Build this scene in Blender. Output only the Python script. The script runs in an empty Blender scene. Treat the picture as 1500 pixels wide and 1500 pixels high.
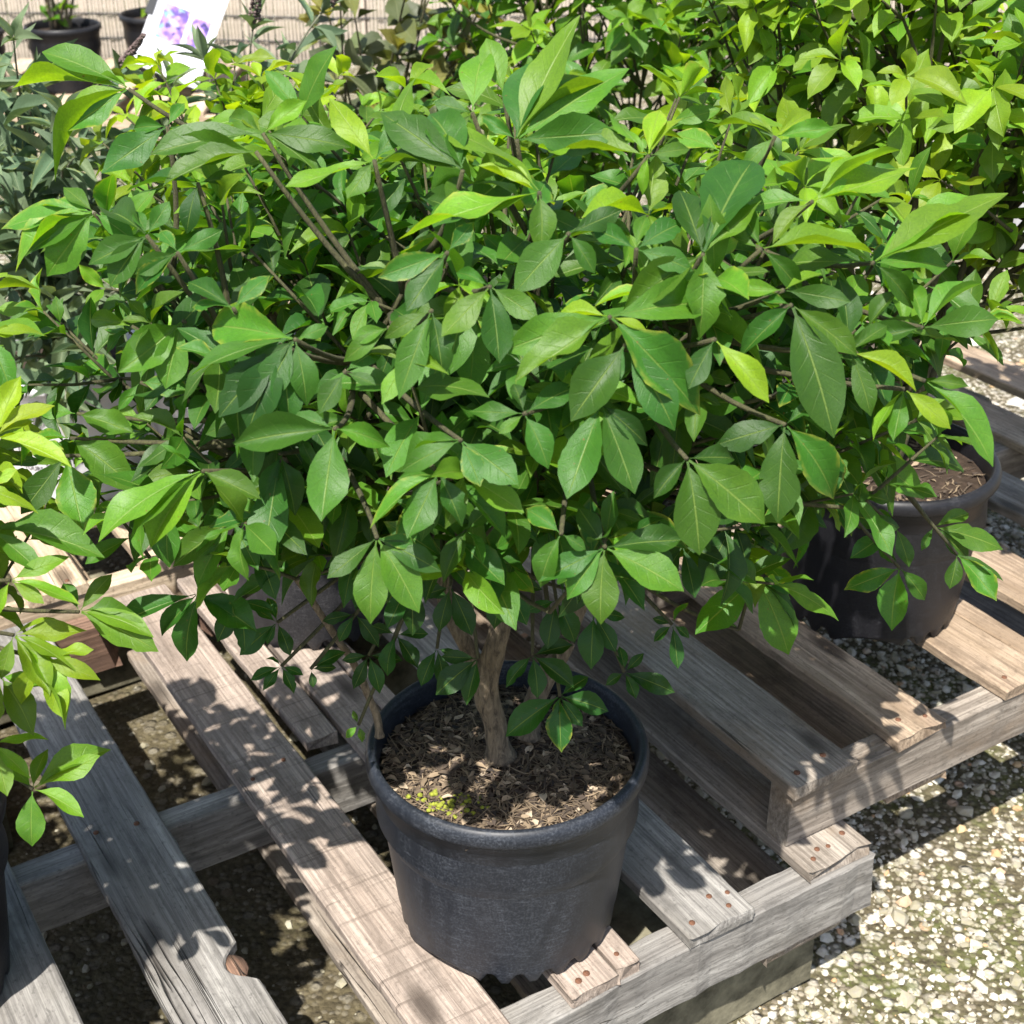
import bpy, math, random
import numpy as np
from mathutils import Vector, Matrix, noise as mnoise

S = bpy.context.scene
COL = S.collection
R = math.radians
random.seed(5); np.random.seed(5)

# ------------------------------------------------------------------ camera, world, sun, exposure
CAM_H, PITCH, FPX = 1.42, R(28.9), 2083.0          # height over ground, downward pitch, focal length in photo pixels
cam = bpy.data.cameras.new('camera'); cam_o = bpy.data.objects.new('camera', cam); COL.objects.link(cam_o)
cam_o.location = (0, 0, CAM_H); cam_o.rotation_euler = (R(90) - PITCH, 0, 0)
cam.sensor_width = 36; cam.lens = 36 * FPX / 1500; cam.clip_start = .05; cam.clip_end = 200
cam.dof.use_dof = True; cam.dof.focus_distance = 1.35; cam.dof.aperture_fstop = 13
S.camera = cam_o

SUN_EL, SUN_H = R(60), Vector((-.28, -.96, 0)).normalized()   # high sun, in front and slightly left
sun_dir = Vector((SUN_H.x * math.cos(SUN_EL), SUN_H.y * math.cos(SUN_EL), math.sin(SUN_EL)))
sl = bpy.data.lights.new('sun', 'SUN'); sl.energy = 5.0; sl.angle = R(.53); sl.color = (1, .955, .88)
so = bpy.data.objects.new('sun', sl); COL.objects.link(so); so.location = sun_dir * 20
so.rotation_euler = sun_dir.to_track_quat('Z', 'Y').to_euler()
w = bpy.data.worlds.new('World'); S.world = w; w.use_nodes = True
nt = w.node_tree; bg = nt.nodes['Background']; sky = nt.nodes.new('ShaderNodeTexSky')
sky.sky_type = 'NISHITA'; sky.sun_disc = False; sky.sun_elevation = SUN_EL
sky.sun_rotation = math.atan2(sun_dir.x, sun_dir.y); sky.air_density = 1.0; sky.dust_density = 2.0
nt.links.new(sky.outputs[0], bg.inputs[0]); bg.inputs[1].default_value = .10
S.view_settings.view_transform = 'Standard'; S.view_settings.look = 'None'
S.view_settings.exposure = 1.22; S.view_settings.gamma = 1; S.view_settings.use_curve_mapping = False
S.render.engine = 'CYCLES'
S.cycles.max_bounces = 8; S.cycles.transmission_bounces = 6; S.cycles.diffuse_bounces = 4

# ------------------------------------------------------------------ pixel helpers (photo is 1500 x 1500)
cP, sP = math.cos(PITCH), math.sin(PITCH)
def ray(x, y):
    a = (x - 750) / FPX; b = (750 - y) / FPX
    return Vector((a, cP + b * sP, -sP + b * cP))
EYE = Vector((0, 0, CAM_H))
def at_d(x, y, d): return EYE + ray(x, y) * d
def at_z(x, y, z):
    r = ray(x, y); return EYE + r * ((z - CAM_H) / r.z)
def at_y(x, y, Y):
    r = ray(x, y); return EYE + r * (Y / r.y)
ANG = R(32.06)
E1 = Vector((math.cos(ANG), math.sin(ANG), 0)); E2 = Vector((-math.sin(ANG), math.cos(ANG), 0))
def pal(s, b, z=0): return E1 * s + E2 * b + Vector((0, 0, z))

# ------------------------------------------------------------------ object helpers
def tag(o, label=None, cat=None, group=None, kind=None):
    if label: o['label'] = label
    if cat: o['category'] = cat
    if group: o['group'] = group
    if kind: o['kind'] = kind
    return o
def empty(name, loc, rz=0):
    o = bpy.data.objects.new(name, None); COL.objects.link(o); o.empty_display_size = .1
    o.location = loc; o.rotation_euler = (0, 0, rz); return o
def link(name, me, parent=None, mat=None):
    if mat is not None and not me.materials: me.materials.append(mat)
    o = bpy.data.objects.new(name, me); COL.objects.link(o)
    if parent is not None: o.parent = parent
    return o
def mesh(name, V, F, smooth=True):
    me = bpy.data.meshes.new(name); me.from_pydata([tuple(v) for v in V], [], F); me.update()
    if smooth: me.polygons.foreach_set('use_smooth', [True] * len(me.polygons))
    return me
def np_mesh(name, V, F, attrs=None, uv=None, smooth=True):
    """V (n,3), F (m,k) arrays"""
    me = bpy.data.meshes.new(name); n, m, k = len(V), len(F), F.shape[1]
    me.vertices.add(n); me.vertices.foreach_set('co', V.astype(np.float32).ravel())
    me.loops.add(m * k); me.loops.foreach_set('vertex_index', F.astype(np.int32).ravel())
    me.polygons.add(m); me.polygons.foreach_set('loop_start', np.arange(0, m * k, k, dtype=np.int32))
    me.update(calc_edges=True)
    me.polygons.foreach_set('use_smooth', np.full(m, smooth))
    for nm, a in (attrs or {}).items():
        at = me.attributes.new(nm, 'FLOAT', 'POINT'); at.data.foreach_set('value', a.astype(np.float32))
    if uv is not None:
        l = me.uv_layers.new(name='UVMap'); l.data.foreach_set('uv', uv[F.ravel()].astype(np.float32).ravel())
    me.validate(); return me
class Tubes:
    def __init__(s): s.V = []; s.F = []
    def add(s, pts, rad, k=6):
        b0 = len(s.V); n = len(pts); up = Vector((.3, .2, 1)).normalized()
        for i, p in enumerate(pts):
            t = (pts[min(i + 1, n - 1)] - pts[max(i - 1, 0)])
            t = t.normalized() if t.length > 1e-9 else Vector((0, 0, 1))
            a = t.cross(up)
            if a.length < .05: a = t.cross(Vector((1, 0, 0)))
            a.normalize(); b = t.cross(a); r = rad[i] if hasattr(rad, '__len__') else rad
            for j in range(k):
                q = 2 * math.pi * j / k; s.V.append(p + (a * math.cos(q) + b * math.sin(q)) * r)
        for i in range(n - 1):
            for j in range(k):
                s.F.append((b0 + i * k + j, b0 + i * k + (j + 1) % k, b0 + (i + 1) * k + (j + 1) % k, b0 + (i + 1) * k + j))
        s.F.append(tuple(b0 + j for j in range(k))[::-1]); s.F.append(tuple(b0 + (n - 1) * k + j for j in range(k)))
    def build(s, name, mat, parent=None): return link(name, mesh(name, s.V, s.F), parent, mat)
def bez(p0, p1, p2, n):
    return [p0 * (1 - t) ** 2 + p1 * (2 * t * (1 - t)) + p2 * t * t for t in [i / (n - 1) for i in range(n)]]

# ------------------------------------------------------------------ material helpers
def newmat(name):
    m = bpy.data.materials.new(name); m.use_nodes = True; t = m.node_tree
    p = t.nodes['Principled BSDF']; return m, t, p
def nd(t, kind, **kw):
    n = t.nodes.new('ShaderNode' + kind)
    for k, v in kw.items(): setattr(n, k, v)
    return n
def setin(n, **kw):
    for k, v in kw.items(): n.inputs[k.replace('_', ' ')].default_value = v
    return n
def ramp(t, fac, stops, interp='LINEAR'):
    r = nd(t, 'ValToRGB'); r.color_ramp.interpolation = interp; e = r.color_ramp.elements
    while len(e) < len(stops): e.new(.5)
    for i, (p, c) in enumerate(stops):
        e[i].position = p; e[i].color = (c, c, c, 1) if not hasattr(c, '__len__') else (*c, 1)
    t.links.new(fac, r.inputs[0]); return r.outputs[0]
def mixc(t, fac, a, b, mode='MIX'):
    m = nd(t, 'Mix', data_type='RGBA', blend_type=mode)
    for k, v in ((0, fac), (6, a), (7, b)):
        if hasattr(v, 'links') or hasattr(v, 'is_linked'): t.links.new(v, m.inputs[k])
        elif k: m.inputs[k].default_value = (*v, 1)
        else: m.inputs[k].default_value = v
    return m.outputs[2]
def math_(t, op, a, b=None, c=None):
    m = nd(t, 'Math', operation=op)
    for i, v in enumerate((a, b, c)):
        if v is None: continue
        if hasattr(v, 'is_linked'): t.links.new(v, m.inputs[i])
        else: m.inputs[i].default_value = v
    return m.outputs[0]
def noise_(t, vec, scale, detail=4, rough=.55, dist=0):
    n = nd(t, 'TexNoise'); setin(n, Scale=scale, Detail=detail, Roughness=rough, Distortion=dist)
    if vec is not None: t.links.new(vec, n.inputs['Vector'])
    return n.outputs['Fac']
def bump(t, p, h, strength, dist=.002):
    b = nd(t, 'Bump'); b.inputs['Strength'].default_value = strength; b.inputs['Distance'].default_value = dist
    t.links.new(h, b.inputs['Height']); t.links.new(b.outputs[0], p.inputs['Normal'])

def wood(name, light, dark, stain, stain_amt=.5, saw=0., grey=None):
    m, t, p = newmat(name); tc = nd(t, 'TexCoord'); oi = nd(t, 'ObjectInfo')
    off = nd(t, 'VectorMath', operation='SCALE'); cb = nd(t, 'CombineXYZ')
    for i in range(3): t.links.new(math_(t, 'MULTIPLY', oi.outputs['Random'], (37., 61., 23.)[i]), cb.inputs[i])
    ad = nd(t, 'VectorMath', operation='ADD'); t.links.new(tc.outputs['Object'], ad.inputs[0]); t.links.new(cb.outputs[0], ad.inputs[1])
    def mp(sc):
        k = nd(t, 'Mapping'); k.inputs['Scale'].default_value = sc; t.links.new(ad.outputs[0], k.inputs[0]); return k.outputs[0]
    big = noise_(t, mp((1.6, 16, 16)), 1.6, 6, .6, .6)
    fine = noise_(t, mp((5, 260, 120)), 1.0, 5, .7, .25)
    mid = noise_(t, mp((2.2, 62, 40)), 1.0, 6, .65, .9)
    blot = noise_(t, mp((5, 9, 9)), 1.1, 5, .65, .3)
    speck = noise_(t, mp((140, 260, 200)), 1.0, 2, .5)
    light = [x * .94 for x in light]; dark = [x * .76 for x in dark]; stain = [x * .7 for x in stain]
    c = ramp(t, big, [(.30, dark), (.5, [(a + b) / 2 for a, b in zip(light, dark)]), (.66, light)])
    c = mixc(t, ramp(t, mid, [(.30, .6), (.46, 0)]), c, [x * .5 for x in dark])
    c = mixc(t, math_(t, 'MULTIPLY', ramp(t, fine, [(.38, 1), (.6, 0)]), .75), c, [x * .55 for x in dark])
    c = mixc(t, math_(t, 'MULTIPLY', ramp(t, blot, [(.48, 0), (.66, 1)]), stain_amt), c, stain)
    c = mixc(t, math_(t, 'MULTIPLY', ramp(t, speck, [(.60, 0), (.72, 1)]), .5), c, [x * .4 for x in dark])
    # dirt blotches and a few knots
    dirt = noise_(t, mp((16, 30, 30)), 1.0, 7, .75, .4)
    c = mixc(t, math_(t, 'MULTIPLY', ramp(t, dirt, [(.50, 0), (.68, 1)]), .55), c, [x * .35 for x in dark])
    kv = nd(t, 'TexVoronoi'); kv.inputs['Scale'].default_value = 1.0; t.links.new(mp((3.2, 9, 9)), kv.inputs['Vector'])
    c = mixc(t, ramp(t, kv.outputs['Distance'], [(.05, .9), (.10, .5), (.14, 0)]), c, [x * .25 for x in dark])
    # long drying checks
    ck = noise_(t, mp((.9, 30, 20)), 1.0, 3, .5, .5)
    line = math_(t, 'ABSOLUTE', math_(t, 'SUBTRACT', ck, .5))
    crack = ramp(t, line, [(.0, .9), (.003, .7), (.007, 0)])
    gate = ramp(t, noise_(t, mp((3, 8, 8)), 1.3, 2), [(.56, 0), (.64, 1)])
    crack = math_(t, 'MULTIPLY', crack, gate)
    c = mixc(t, crack, c, (.022, .018, .015))
    h = math_(t, 'ADD', math_(t, 'MULTIPLY', fine, .5), math_(t, 'MULTIPLY', mid, .9))
    h = math_(t, 'SUBTRACT', h, math_(t, 'MULTIPLY', crack, 2.))
    if saw:
        sw = noise_(t, mp((150, 5, 5)), 1.0, 3, .6, .4); h = math_(t, 'ADD', h, math_(t, 'MULTIPLY', sw, saw))
        c = mixc(t, math_(t, 'MULTIPLY', ramp(t, sw, [(.3, 1), (.42, 0)]), .6), c, [x * .4 for x in dark])
    t.links.new(c, p.inputs['Base Color']); p.inputs['Roughness'].default_value = .82
    p.inputs['Specular IOR Level'].default_value = .25
    bump(t, p, h, 1., .0022); return m

M = {}
M['grey'] = wood('grey_weathered_wood', (.36, .345, .32), (.22, .205, .19), (.17, .155, .13), .5)
M['pink'] = wood('pinkish_weathered_wood', (.46, .38, .32), (.30, .235, .19), (.24, .20, .17), .55, .5)
M['tan'] = wood('tan_weathered_wood', (.50, .39, .28), (.30, .215, .15), (.25, .18, .115), .6)
M['brown'] = wood('grey_brown_weathered_wood', (.38, .335, .285), (.22, .18, .145), (.27, .19, .12), .6)
M['pine'] = wood('new_pine_wood', (.66, .54, .40), (.50, .36, .235), (.54, .43, .31), .35)
M['block'] = wood('red_brown_wood', (.26, .16, .11), (.15, .085, .06), (.13, .085, .065), .5)

def simple(name, col, rough=.6, spec=.4, nscale=None, namt=.3, bumpd=0):
    m, t, p = newmat(name); p.inputs['Roughness'].default_value = rough; p.inputs['Specular IOR Level'].default_value = spec
    if nscale:
        tc = nd(t, 'TexCoord'); f = noise_(t, tc.outputs['Object'], nscale, 6, .65)
        c = ramp(t, f, [(.3, [x * (1 - namt) for x in col]), (.7, [min(1, x * (1 + namt)) for x in col])])
        t.links.new(c, p.inputs['Base Color'])
        if bumpd: bump(t, p, f, .8, bumpd)
    else: p.inputs['Base Color'].default_value = (*col, 1)
    return m
M['rust'] = simple('rusty_nail', (.11, .05, .028), .8, .3, 400, .5, .001)
M['soil'] = simple('potting_soil', (.035, .024, .017), .95, .2, 60, .6, .006)
M['bark'] = None
M['concrete'] = simple('mossy_concrete', (.125, .115, .08), .95, .15, 26, .6, .004)
M['white_plastic'] = simple('white_plastic', (.52, .52, .54), .4, .4, 6, .08)
M['ink'] = simple('black_ink', (.03, .03, .035), .6, .2)
M['darkplastic'] = simple('dark_plastic', (.02, .022, .025), .5, .4)

def pot_mat(name, base, dust, amt):
    m, t, p = newmat(name); tc = nd(t, 'TexCoord')
    mp = nd(t, 'Mapping'); mp.inputs['Scale'].default_value = (1, 1, .3); t.links.new(tc.outputs['Object'], mp.inputs[0])
    a = noise_(t, mp.outputs[0], 9, 9, .75, 1.2); b = noise_(t, tc.outputs['Object'], 420, 3, .7)
    mp2 = nd(t, 'Mapping'); mp2.inputs['Scale'].default_value = (60, 60, 420); mp2.inputs['Rotation'].default_value = (.2, .15, 0)
    t.links.new(tc.outputs['Object'], mp2.inputs[0]); sc = noise_(t, mp2.outputs[0], 1, 3, .6)
    f = math_(t, 'MULTIPLY', ramp(t, a, [(.36, 0), (.80, 1)]), math_(t, 'ADD', ramp(t, b, [(.45, .15), (.7, 1)]), math_(t, 'MULTIPLY', ramp(t, sc, [(.55, 0), (.72, 1)]), .7)))
    c = mixc(t, math_(t, 'MULTIPLY', f, amt), base, dust)
    t.links.new(c, p.inputs['Base Color'])
    t.links.new(math_(t, 'ADD', math_(t, 'MULTIPLY', f, .3), .42), p.inputs['Roughness']); p.inputs['Specular IOR Level'].default_value = .28
    bump(t, p, a, .15, .002); return m
M['pot'] = pot_mat('blue_black_plastic', (.008, .010, .015), (.22, .24, .28), .36)
M['pot_dusty'] = pot_mat('dusty_black_plastic', (.014, .014, .016), (.22, .21, .22), .4)
M['pot_black'] = pot_mat('black_plastic', (.008, .008, .010), (.20, .20, .22), .16)

def bark_mat(name, light, dark):
    m, t, p = newmat(name); tc = nd(t, 'TexCoord'); mp = nd(t, 'Mapping'); mp.inputs['Scale'].default_value = (1, 1, .22)
    t.links.new(tc.outputs['Object'], mp.inputs[0]); f = noise_(t, mp.outputs[0], 190, 6, .7, .8)
    t.links.new(ramp(t, f, [(.32, dark), (.52, [(a + b) / 2 for a, b in zip(light, dark)]), (.72, light)]), p.inputs['Base Color'])
    p.inputs['Roughness'].default_value = .85; bump(t, p, f, 1, .004); return m
M['bark'] = bark_mat('corky_bark', (.30, .23, .15), (.04, .028, .018))
M['twig'] = bark_mat('brown_green_twig', (.085, .085, .03), (.035, .03, .015))
M['stem_green'] = bark_mat('green_stem', (.20, .24, .08), (.10, .12, .05))
M['stem_grey'] = bark_mat('grey_green_stem', (.22, .23, .16), (.12, .12, .08))

def leaf_mat(name, stops, vein, gloss=.38, trans=.44, tcol=(2.1, 1.8, .40), back=(1.35, 1.3, 1.5), veinamt=.5, sheen=.38):
    m, t, p = newmat(name); out = t.nodes['Material Output']
    ag = nd(t, 'Attribute', attribute_name='age').outputs['Fac']; rn = nd(t, 'Attribute', attribute_name='rnd').outputs['Fac']
    uv = nd(t, 'UVMap'); sx = nd(t, 'SeparateXYZ'); t.links.new(uv.outputs[0], sx.inputs[0])
    u = math_(t, 'ABSOLUTE', math_(t, 'SUBTRACT', math_(t, 'MULTIPLY', sx.outputs[0], 2), 1)); v = sx.outputs[1]
    vec = nd(t, 'CombineXYZ'); t.links.new(sx.outputs[0], vec.inputs[0]); t.links.new(math_(t, 'MULTIPLY', v, 2.), vec.inputs[1]); t.links.new(math_(t, 'MULTIPLY', rn, 40), vec.inputs[2])
    n1 = noise_(t, vec.outputs[0], 3.2, 5, .6); n2 = noise_(t, vec.outputs[0], 26, 3, .6)
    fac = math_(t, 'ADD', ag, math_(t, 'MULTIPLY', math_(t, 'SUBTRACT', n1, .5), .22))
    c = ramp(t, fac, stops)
    # brightness differs from leaf to leaf
    hs = nd(t, 'HueSaturation'); t.links.new(c, hs.inputs['Color'])
    t.links.new(math_(t, 'ADD', math_(t, 'MULTIPLY', rn, .6), .70), hs.inputs['Value'])
    t.links.new(math_(t, 'ADD', math_(t, 'MULTIPLY', rn, .02), .49), hs.inputs['Hue']); c = hs.outputs[0]
    c = mixc(t, math_(t, 'MULTIPLY', ramp(t, n2, [(.4, 1), (.62, 0)]), .22), c, (.02, .05, .012))
    # yellowed margin and tip on a few leaves, small brown spots
    edge = math_(t, 'MULTIPLY', ramp(t, math_(t, 'MAXIMUM', u, math_(t, 'SUBTRACT', math_(t, 'MULTIPLY', v, 1.25), .3)), [(.72, 0), (.98, 1)]), ramp(t, rn, [(.86, 0), (.95, .75)]))
    edge = math_(t, 'MULTIPLY', edge, ramp(t, n1, [(.42, 0), (.58, 1)]))
    c = mixc(t, edge, c, (.34, .33, .05))
    spot = math_(t, 'MULTIPLY', ramp(t, noise_(t, vec.outputs[0], 7, 2), [(.72, 0), (.76, 1)]), ramp(t, rn, [(.6, 0), (.66, 1)]))
    c = mixc(t, spot, c, (.16, .09, .03))
    # midrib and side veins
    mid = ramp(t, u, [(.0, 1), (.025, .8), (.055, 0)])
    sv = math_(t, 'SINE', math_(t, 'MULTIPLY', math_(t, 'SUBTRACT', math_(t, 'MULTIPLY', v, 1.), math_(t, 'MULTIPLY', math_(t, 'POWER', u, .8), .2)), 44.))
    svm = math_(t, 'MULTIPLY', ramp(t, sv, [(.93, 0), (1., 1)]), ramp(t, u, [(.55, 1), (.9, 0)]))
    vm = math_(t, 'MAXIMUM', math_(t, 'MULTIPLY', mid, veinamt), math_(t, 'MULTIPLY', svm, veinamt * .12))
    c = mixc(t, vm, c, vein)
    bf = nd(t, 'NewGeometry').outputs['Backfacing']
    cb = mixc(t, 1., c, back, 'MULTIPLY'); cc = mixc(t, bf, c, cb)
    t.links.new(cc, p.inputs['Base Color'])
    t.links.new(math_(t, 'ADD', math_(t, 'MULTIPLY', bf, .25), math_(t, 'ADD', math_(t, 'MULTIPLY', n2, .14), gloss)), p.inputs['Roughness'])
    p.inputs['Specular IOR Level'].default_value = sheen
    hgt = math_(t, 'ADD', math_(t, 'MULTIPLY', n2, .5), math_(t, 'ADD', math_(t, 'MULTIPLY', svm, -.35), math_(t, 'MULTIPLY', mid, -1.)))
    bump(t, p, hgt, .5, .0012)
    tr = nd(t, 'BsdfTranslucent'); t.links.new(mixc(t, 1., c, tcol, 'MULTIPLY'), tr.inputs[0])
    ms = nd(t, 'MixShader'); ms.inputs[0].default_value = trans
    t.links.new(p.outputs[0], ms.inputs[1]); t.links.new(tr.outputs[0], ms.inputs[2]); t.links.new(ms.outputs[0], out.inputs[0])
    return m
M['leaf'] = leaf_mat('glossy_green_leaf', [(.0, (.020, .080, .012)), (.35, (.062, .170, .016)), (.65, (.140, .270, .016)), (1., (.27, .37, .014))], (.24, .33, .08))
M['grey_leaf'] = leaf_mat('grey_green_leaf', [(.0, (.045, .085, .05)), (.5, (.09, .14, .075)), (1., (.20, .24, .13))], (.25, .29, .17), .55, .25, (1.4, 1.4, .7), (1.7, 1.6, 1.7), .5, .3)
M['olive_leaf'] = leaf_mat('dull_olive_leaf', [(.0, (.05, .06, .035)), (.5, (.10, .125, .05)), (1., (.24, .22, .05))], (.2, .22, .12), .45, .3, (1.7, 1.6, .5), (1.3, 1.2, 1.2), .4, .4)

# ------------------------------------------------------------------ ground
def ground_mat():
    m, t, p = newmat('gravel_and_moss'); tc = nd(t, 'TexCoord'); ob = tc.outputs['Object']
    v1 = nd(t, 'TexVoronoi'); setin(v1, Scale=120, Randomness=1); v2 = nd(t, 'TexVoronoi'); setin(v2, Scale=48, Randomness=1)
    ds = noise_(t, ob, 30, 3); dv = nd(t, 'VectorMath', operation='SCALE'); dv.inputs['Scale'].default_value = .02
    t.links.new(ob, v1.inputs['Vector']); t.links.new(ob, v2.inputs['Vector'])
    sc1 = nd(t, 'SeparateColor'); t.links.new(v1.outputs['Color'], sc1.inputs[0])
    sc2 = nd(t, 'SeparateColor'); t.links.new(v2.outputs['Color'], sc2.inputs[0])
    stone1 = ramp(t, sc1.outputs[0], [(.0, (.10, .085, .06)), (.35, (.22, .19, .14)), (.65, (.42, .38, .30)), (.9, (.58, .54, .46))])
    stone2 = ramp(t, sc2.outputs[1], [(.0, (.25, .23, .19)), (.5, (.45, .41, .34)), (.85, (.62, .59, .52)), (1., (.42, .26, .16))])
    soilc = ramp(t, noise_(t, ob, 55, 8, .7), [(.3, (.035, .028, .017)), (.55, (.085, .07, .04)), (.75, (.15, .125, .075))])
    grit = ramp(t, noise_(t, ob, 70, 8, .7), [(.3, (.04, .034, .02)), (.55, (.095, .08, .048)), (.75, (.17, .15, .10))])
    c = mixc(t, math_(t, 'MULTIPLY', ramp(t, v1.outputs['Distance'], [(.4, 1), (.62, 0)]), ramp(t, sc1.outputs[1], [(.35, 0), (.45, 1)])), grit, stone1)
    g2 = math_(t, 'MULTIPLY', ramp(t, v2.outputs['Distance'], [(.34, 1), (.5, 0)]), ramp(t, sc2.outputs[0], [(.6, 0), (.66, 1)]))
    c = mixc(t, g2, c, stone2)
    moss = math_(t, 'MULTIPLY', ramp(t, noise_(t, ob, 5.5, 6, .7), [(.46, 0), (.60, 1)]), ramp(t, noise_(t, ob, 70, 4, .7), [(.40, 0), (.54, 1)]))
    c = mixc(t, math_(t, 'MULTIPLY', moss, .7), c, (.082, .098, .024))
    mp = nd(t, 'Mapping', vector_type='POINT'); mp.inputs['Rotation'].default_value = (0, 0, -ANG); t.links.new(ob, mp.inputs[0]); sx = nd(t, 'SeparateXYZ'); t.links.new(mp.outputs[0], sx.inputs[0])
    wob = math_(t, 'MULTIPLY', math_(t, 'SUBTRACT', noise_(t, ob, 9, 4), .5), .25)
    ss = math_(t, 'ADD', sx.outputs[0], wob); bb = math_(t, 'ADD', sx.outputs[1], wob)
    und = math_(t, 'MULTIPLY', ramp(t, ss, [(.90, 1), (.97, 0)]), math_(t, 'MULTIPLY', ramp(t, bb, [(.88, 0), (.95, 1)]), ramp(t, math_(t, 'MULTIPLY', bb, .3), [(.85, 1), (.92, 0)])))
    c = mixc(t, math_(t, 'MULTIPLY', und, .85), c, soilc)
    t.links.new(c, p.inputs['Base Color']); p.inputs['Roughness'].default_value = .95; p.inputs['Specular IOR Level'].default_value = .2
    h = math_(t, 'ADD', math_(t, 'MULTIPLY', g2, 1.), math_(t, 'ADD', math_(t, 'MULTIPLY', noise_(t, ob, 90, 6, .7), .8), math_(t, 'MULTIPLY', ramp(t, v1.outputs['Distance'], [(.2, 1), (.7, 0)]), .5)))
    bump(t, p, h, .9, .006); return m
M['ground'] = ground_mat()
def build_ground():
    V = []; F = []; xs = np.concatenate([[-60, -20, -8], np.linspace(-3, 3, 61), [8, 20, 60]]); ys = np.concatenate([[-20, -5], np.linspace(0, 6, 61), [9, 20, 90]])
    for y in ys:
        for x in xs:
            z = mnoise.noise(Vector((x * 3, y * 3, 0))) * .012 if abs(x) < 4 and -1 < y < 7 else 0
            V.append((x, y, z))
    n = len(xs)
    for j in range(len(ys) - 1):
        for i in range(n - 1): F.append((j * n + i, j * n + i + 1, (j + 1) * n + i + 1, (j + 1) * n + i))
    return tag(link('ground', mesh('ground', V, F), None, M['ground']), 'gravel ground of pale limestone chips with moss and dark soil', None, None, 'structure')
ground = build_ground()

def stone_mat():
    m, t, p = newmat('limestone_chip'); rn = nd(t, 'Attribute', attribute_name='rnd').outputs['Fac']; tc = nd(t, 'TexCoord')
    c = ramp(t, rn, [(.0, (.06, .055, .045)), (.12, (.20, .18, .14)), (.3, (.22, .20, .155)), (.5, (.32, .295, .24)), (.72, (.42, .395, .34)), (.93, (.56, .54, .49)), (.96, (.40, .22, .12)), (1., (.46, .33, .18))])
    f = noise_(t, tc.outputs['Object'], 130, 5, .7); c = mixc(t, math_(t, 'MULTIPLY', ramp(t, f, [(.4, 0), (.65, 1)]), .45), c, (.24, .22, .10))
    t.links.new(c, p.inputs['Base Color']); p.inputs['Roughness'].default_value = .85; bump(t, p, f, .5, .002); return m
M['stone'] = stone_mat()
def ico():
    g = (1 + 5 ** .5) / 2
    V = np.array([(-1, g, 0), (1, g, 0), (-1, -g, 0), (1, -g, 0), (0, -1, g), (0, 1, g), (0, -1, -g), (0, 1, -g), (g, 0, -1), (g, 0, 1), (-g, 0, -1), (-g, 0, 1)]) / math.sqrt(1 + g * g)
    F = np.array([(0, 11, 5), (0, 5, 1), (0, 1, 7), (0, 7, 10), (0, 10, 11), (1, 5, 9), (5, 11, 4), (11, 10, 2), (10, 7, 6), (7, 1, 8), (3, 9, 4), (3, 4, 2), (3, 2, 6), (3, 6, 8), (3, 8, 9), (4, 9, 5), (2, 4, 11), (6, 2, 10), (8, 6, 7), (9, 8, 1)])
    return V, F
ICO_V, ICO_F = ico()
def gravel(name, P, r, flat, parent, kind='stuff', rnd=None, g=None):
    n = len(P); g = g or np.random.default_rng(3)
    V = np.repeat(ICO_V[None], n, 0) * (1 + g.uniform(-.32, .32, (n, 12, 1)))
    V = V * np.stack([r * g.uniform(.75, 1.3, n), r * g.uniform(.65, 1.0, n), r * flat], 1)[:, None, :]
    a = g.uniform(0, 6.28, n); tl = g.uniform(-.5, .5, n)
    c, s = np.cos(a)[:, None], np.sin(a)[:, None]; ct, st = np.cos(tl)[:, None], np.sin(tl)[:, None]
    x, y, z = V[..., 0], V[..., 1], V[..., 2]
    x, z = x * ct - z * st, x * st + z * ct
    V = np.stack([x * c - y * s, x * s + y * c, z], 2) + P[:, None, :]
    F = (ICO_F[None] + (np.arange(n) * 12)[:, None, None]).reshape(-1, 3)
    rnd = g.uniform(0, 1, n) if rnd is None else rnd
    o = link(name, np_mesh(name, V.reshape(-1, 3), F, {'rnd': np.repeat(rnd, 12)}, smooth=False), parent, M['stone'])
    if kind: o['kind'] = kind
    return o
g = np.random.default_rng(11)
def scatter(n, x0, x1, y0, y1): return np.stack([g.uniform(x0, x1, n), g.uniform(y0, y1, n), np.zeros(n)], 1)
PTS = np.concatenate([scatter(24000, .05, 1.45, 1.05, 2.7), scatter(1800, -1.2, .3, .8, 2.9), scatter(4500, -3, 3, 2.7, 6)])
rad = np.clip(np.exp(g.normal(math.log(.0030), .58, len(PTS))), .0014, .0145); rad[25800:] *= 1.9
PTS[:, 2] = [mnoise.noise(Vector((p[0] * 3, p[1] * 3, 0))) * .012 for p in PTS]; PTS[:, 2] += rad * .18
# moss patches keep some of the ground free of chips
keep = np.array([mnoise.noise(Vector((p[0] * 7, p[1] * 7, 4))) + .5 * random.random() - .02 > .0 for p in PTS]) | (rad > .0075)
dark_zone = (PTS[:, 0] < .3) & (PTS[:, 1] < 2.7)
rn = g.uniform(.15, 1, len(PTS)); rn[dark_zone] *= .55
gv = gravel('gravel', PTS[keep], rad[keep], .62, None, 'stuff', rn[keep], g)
tag(gv, 'loose pale limestone gravel chips scattered over the ground', 'gravel', None, 'stuff')

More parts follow.
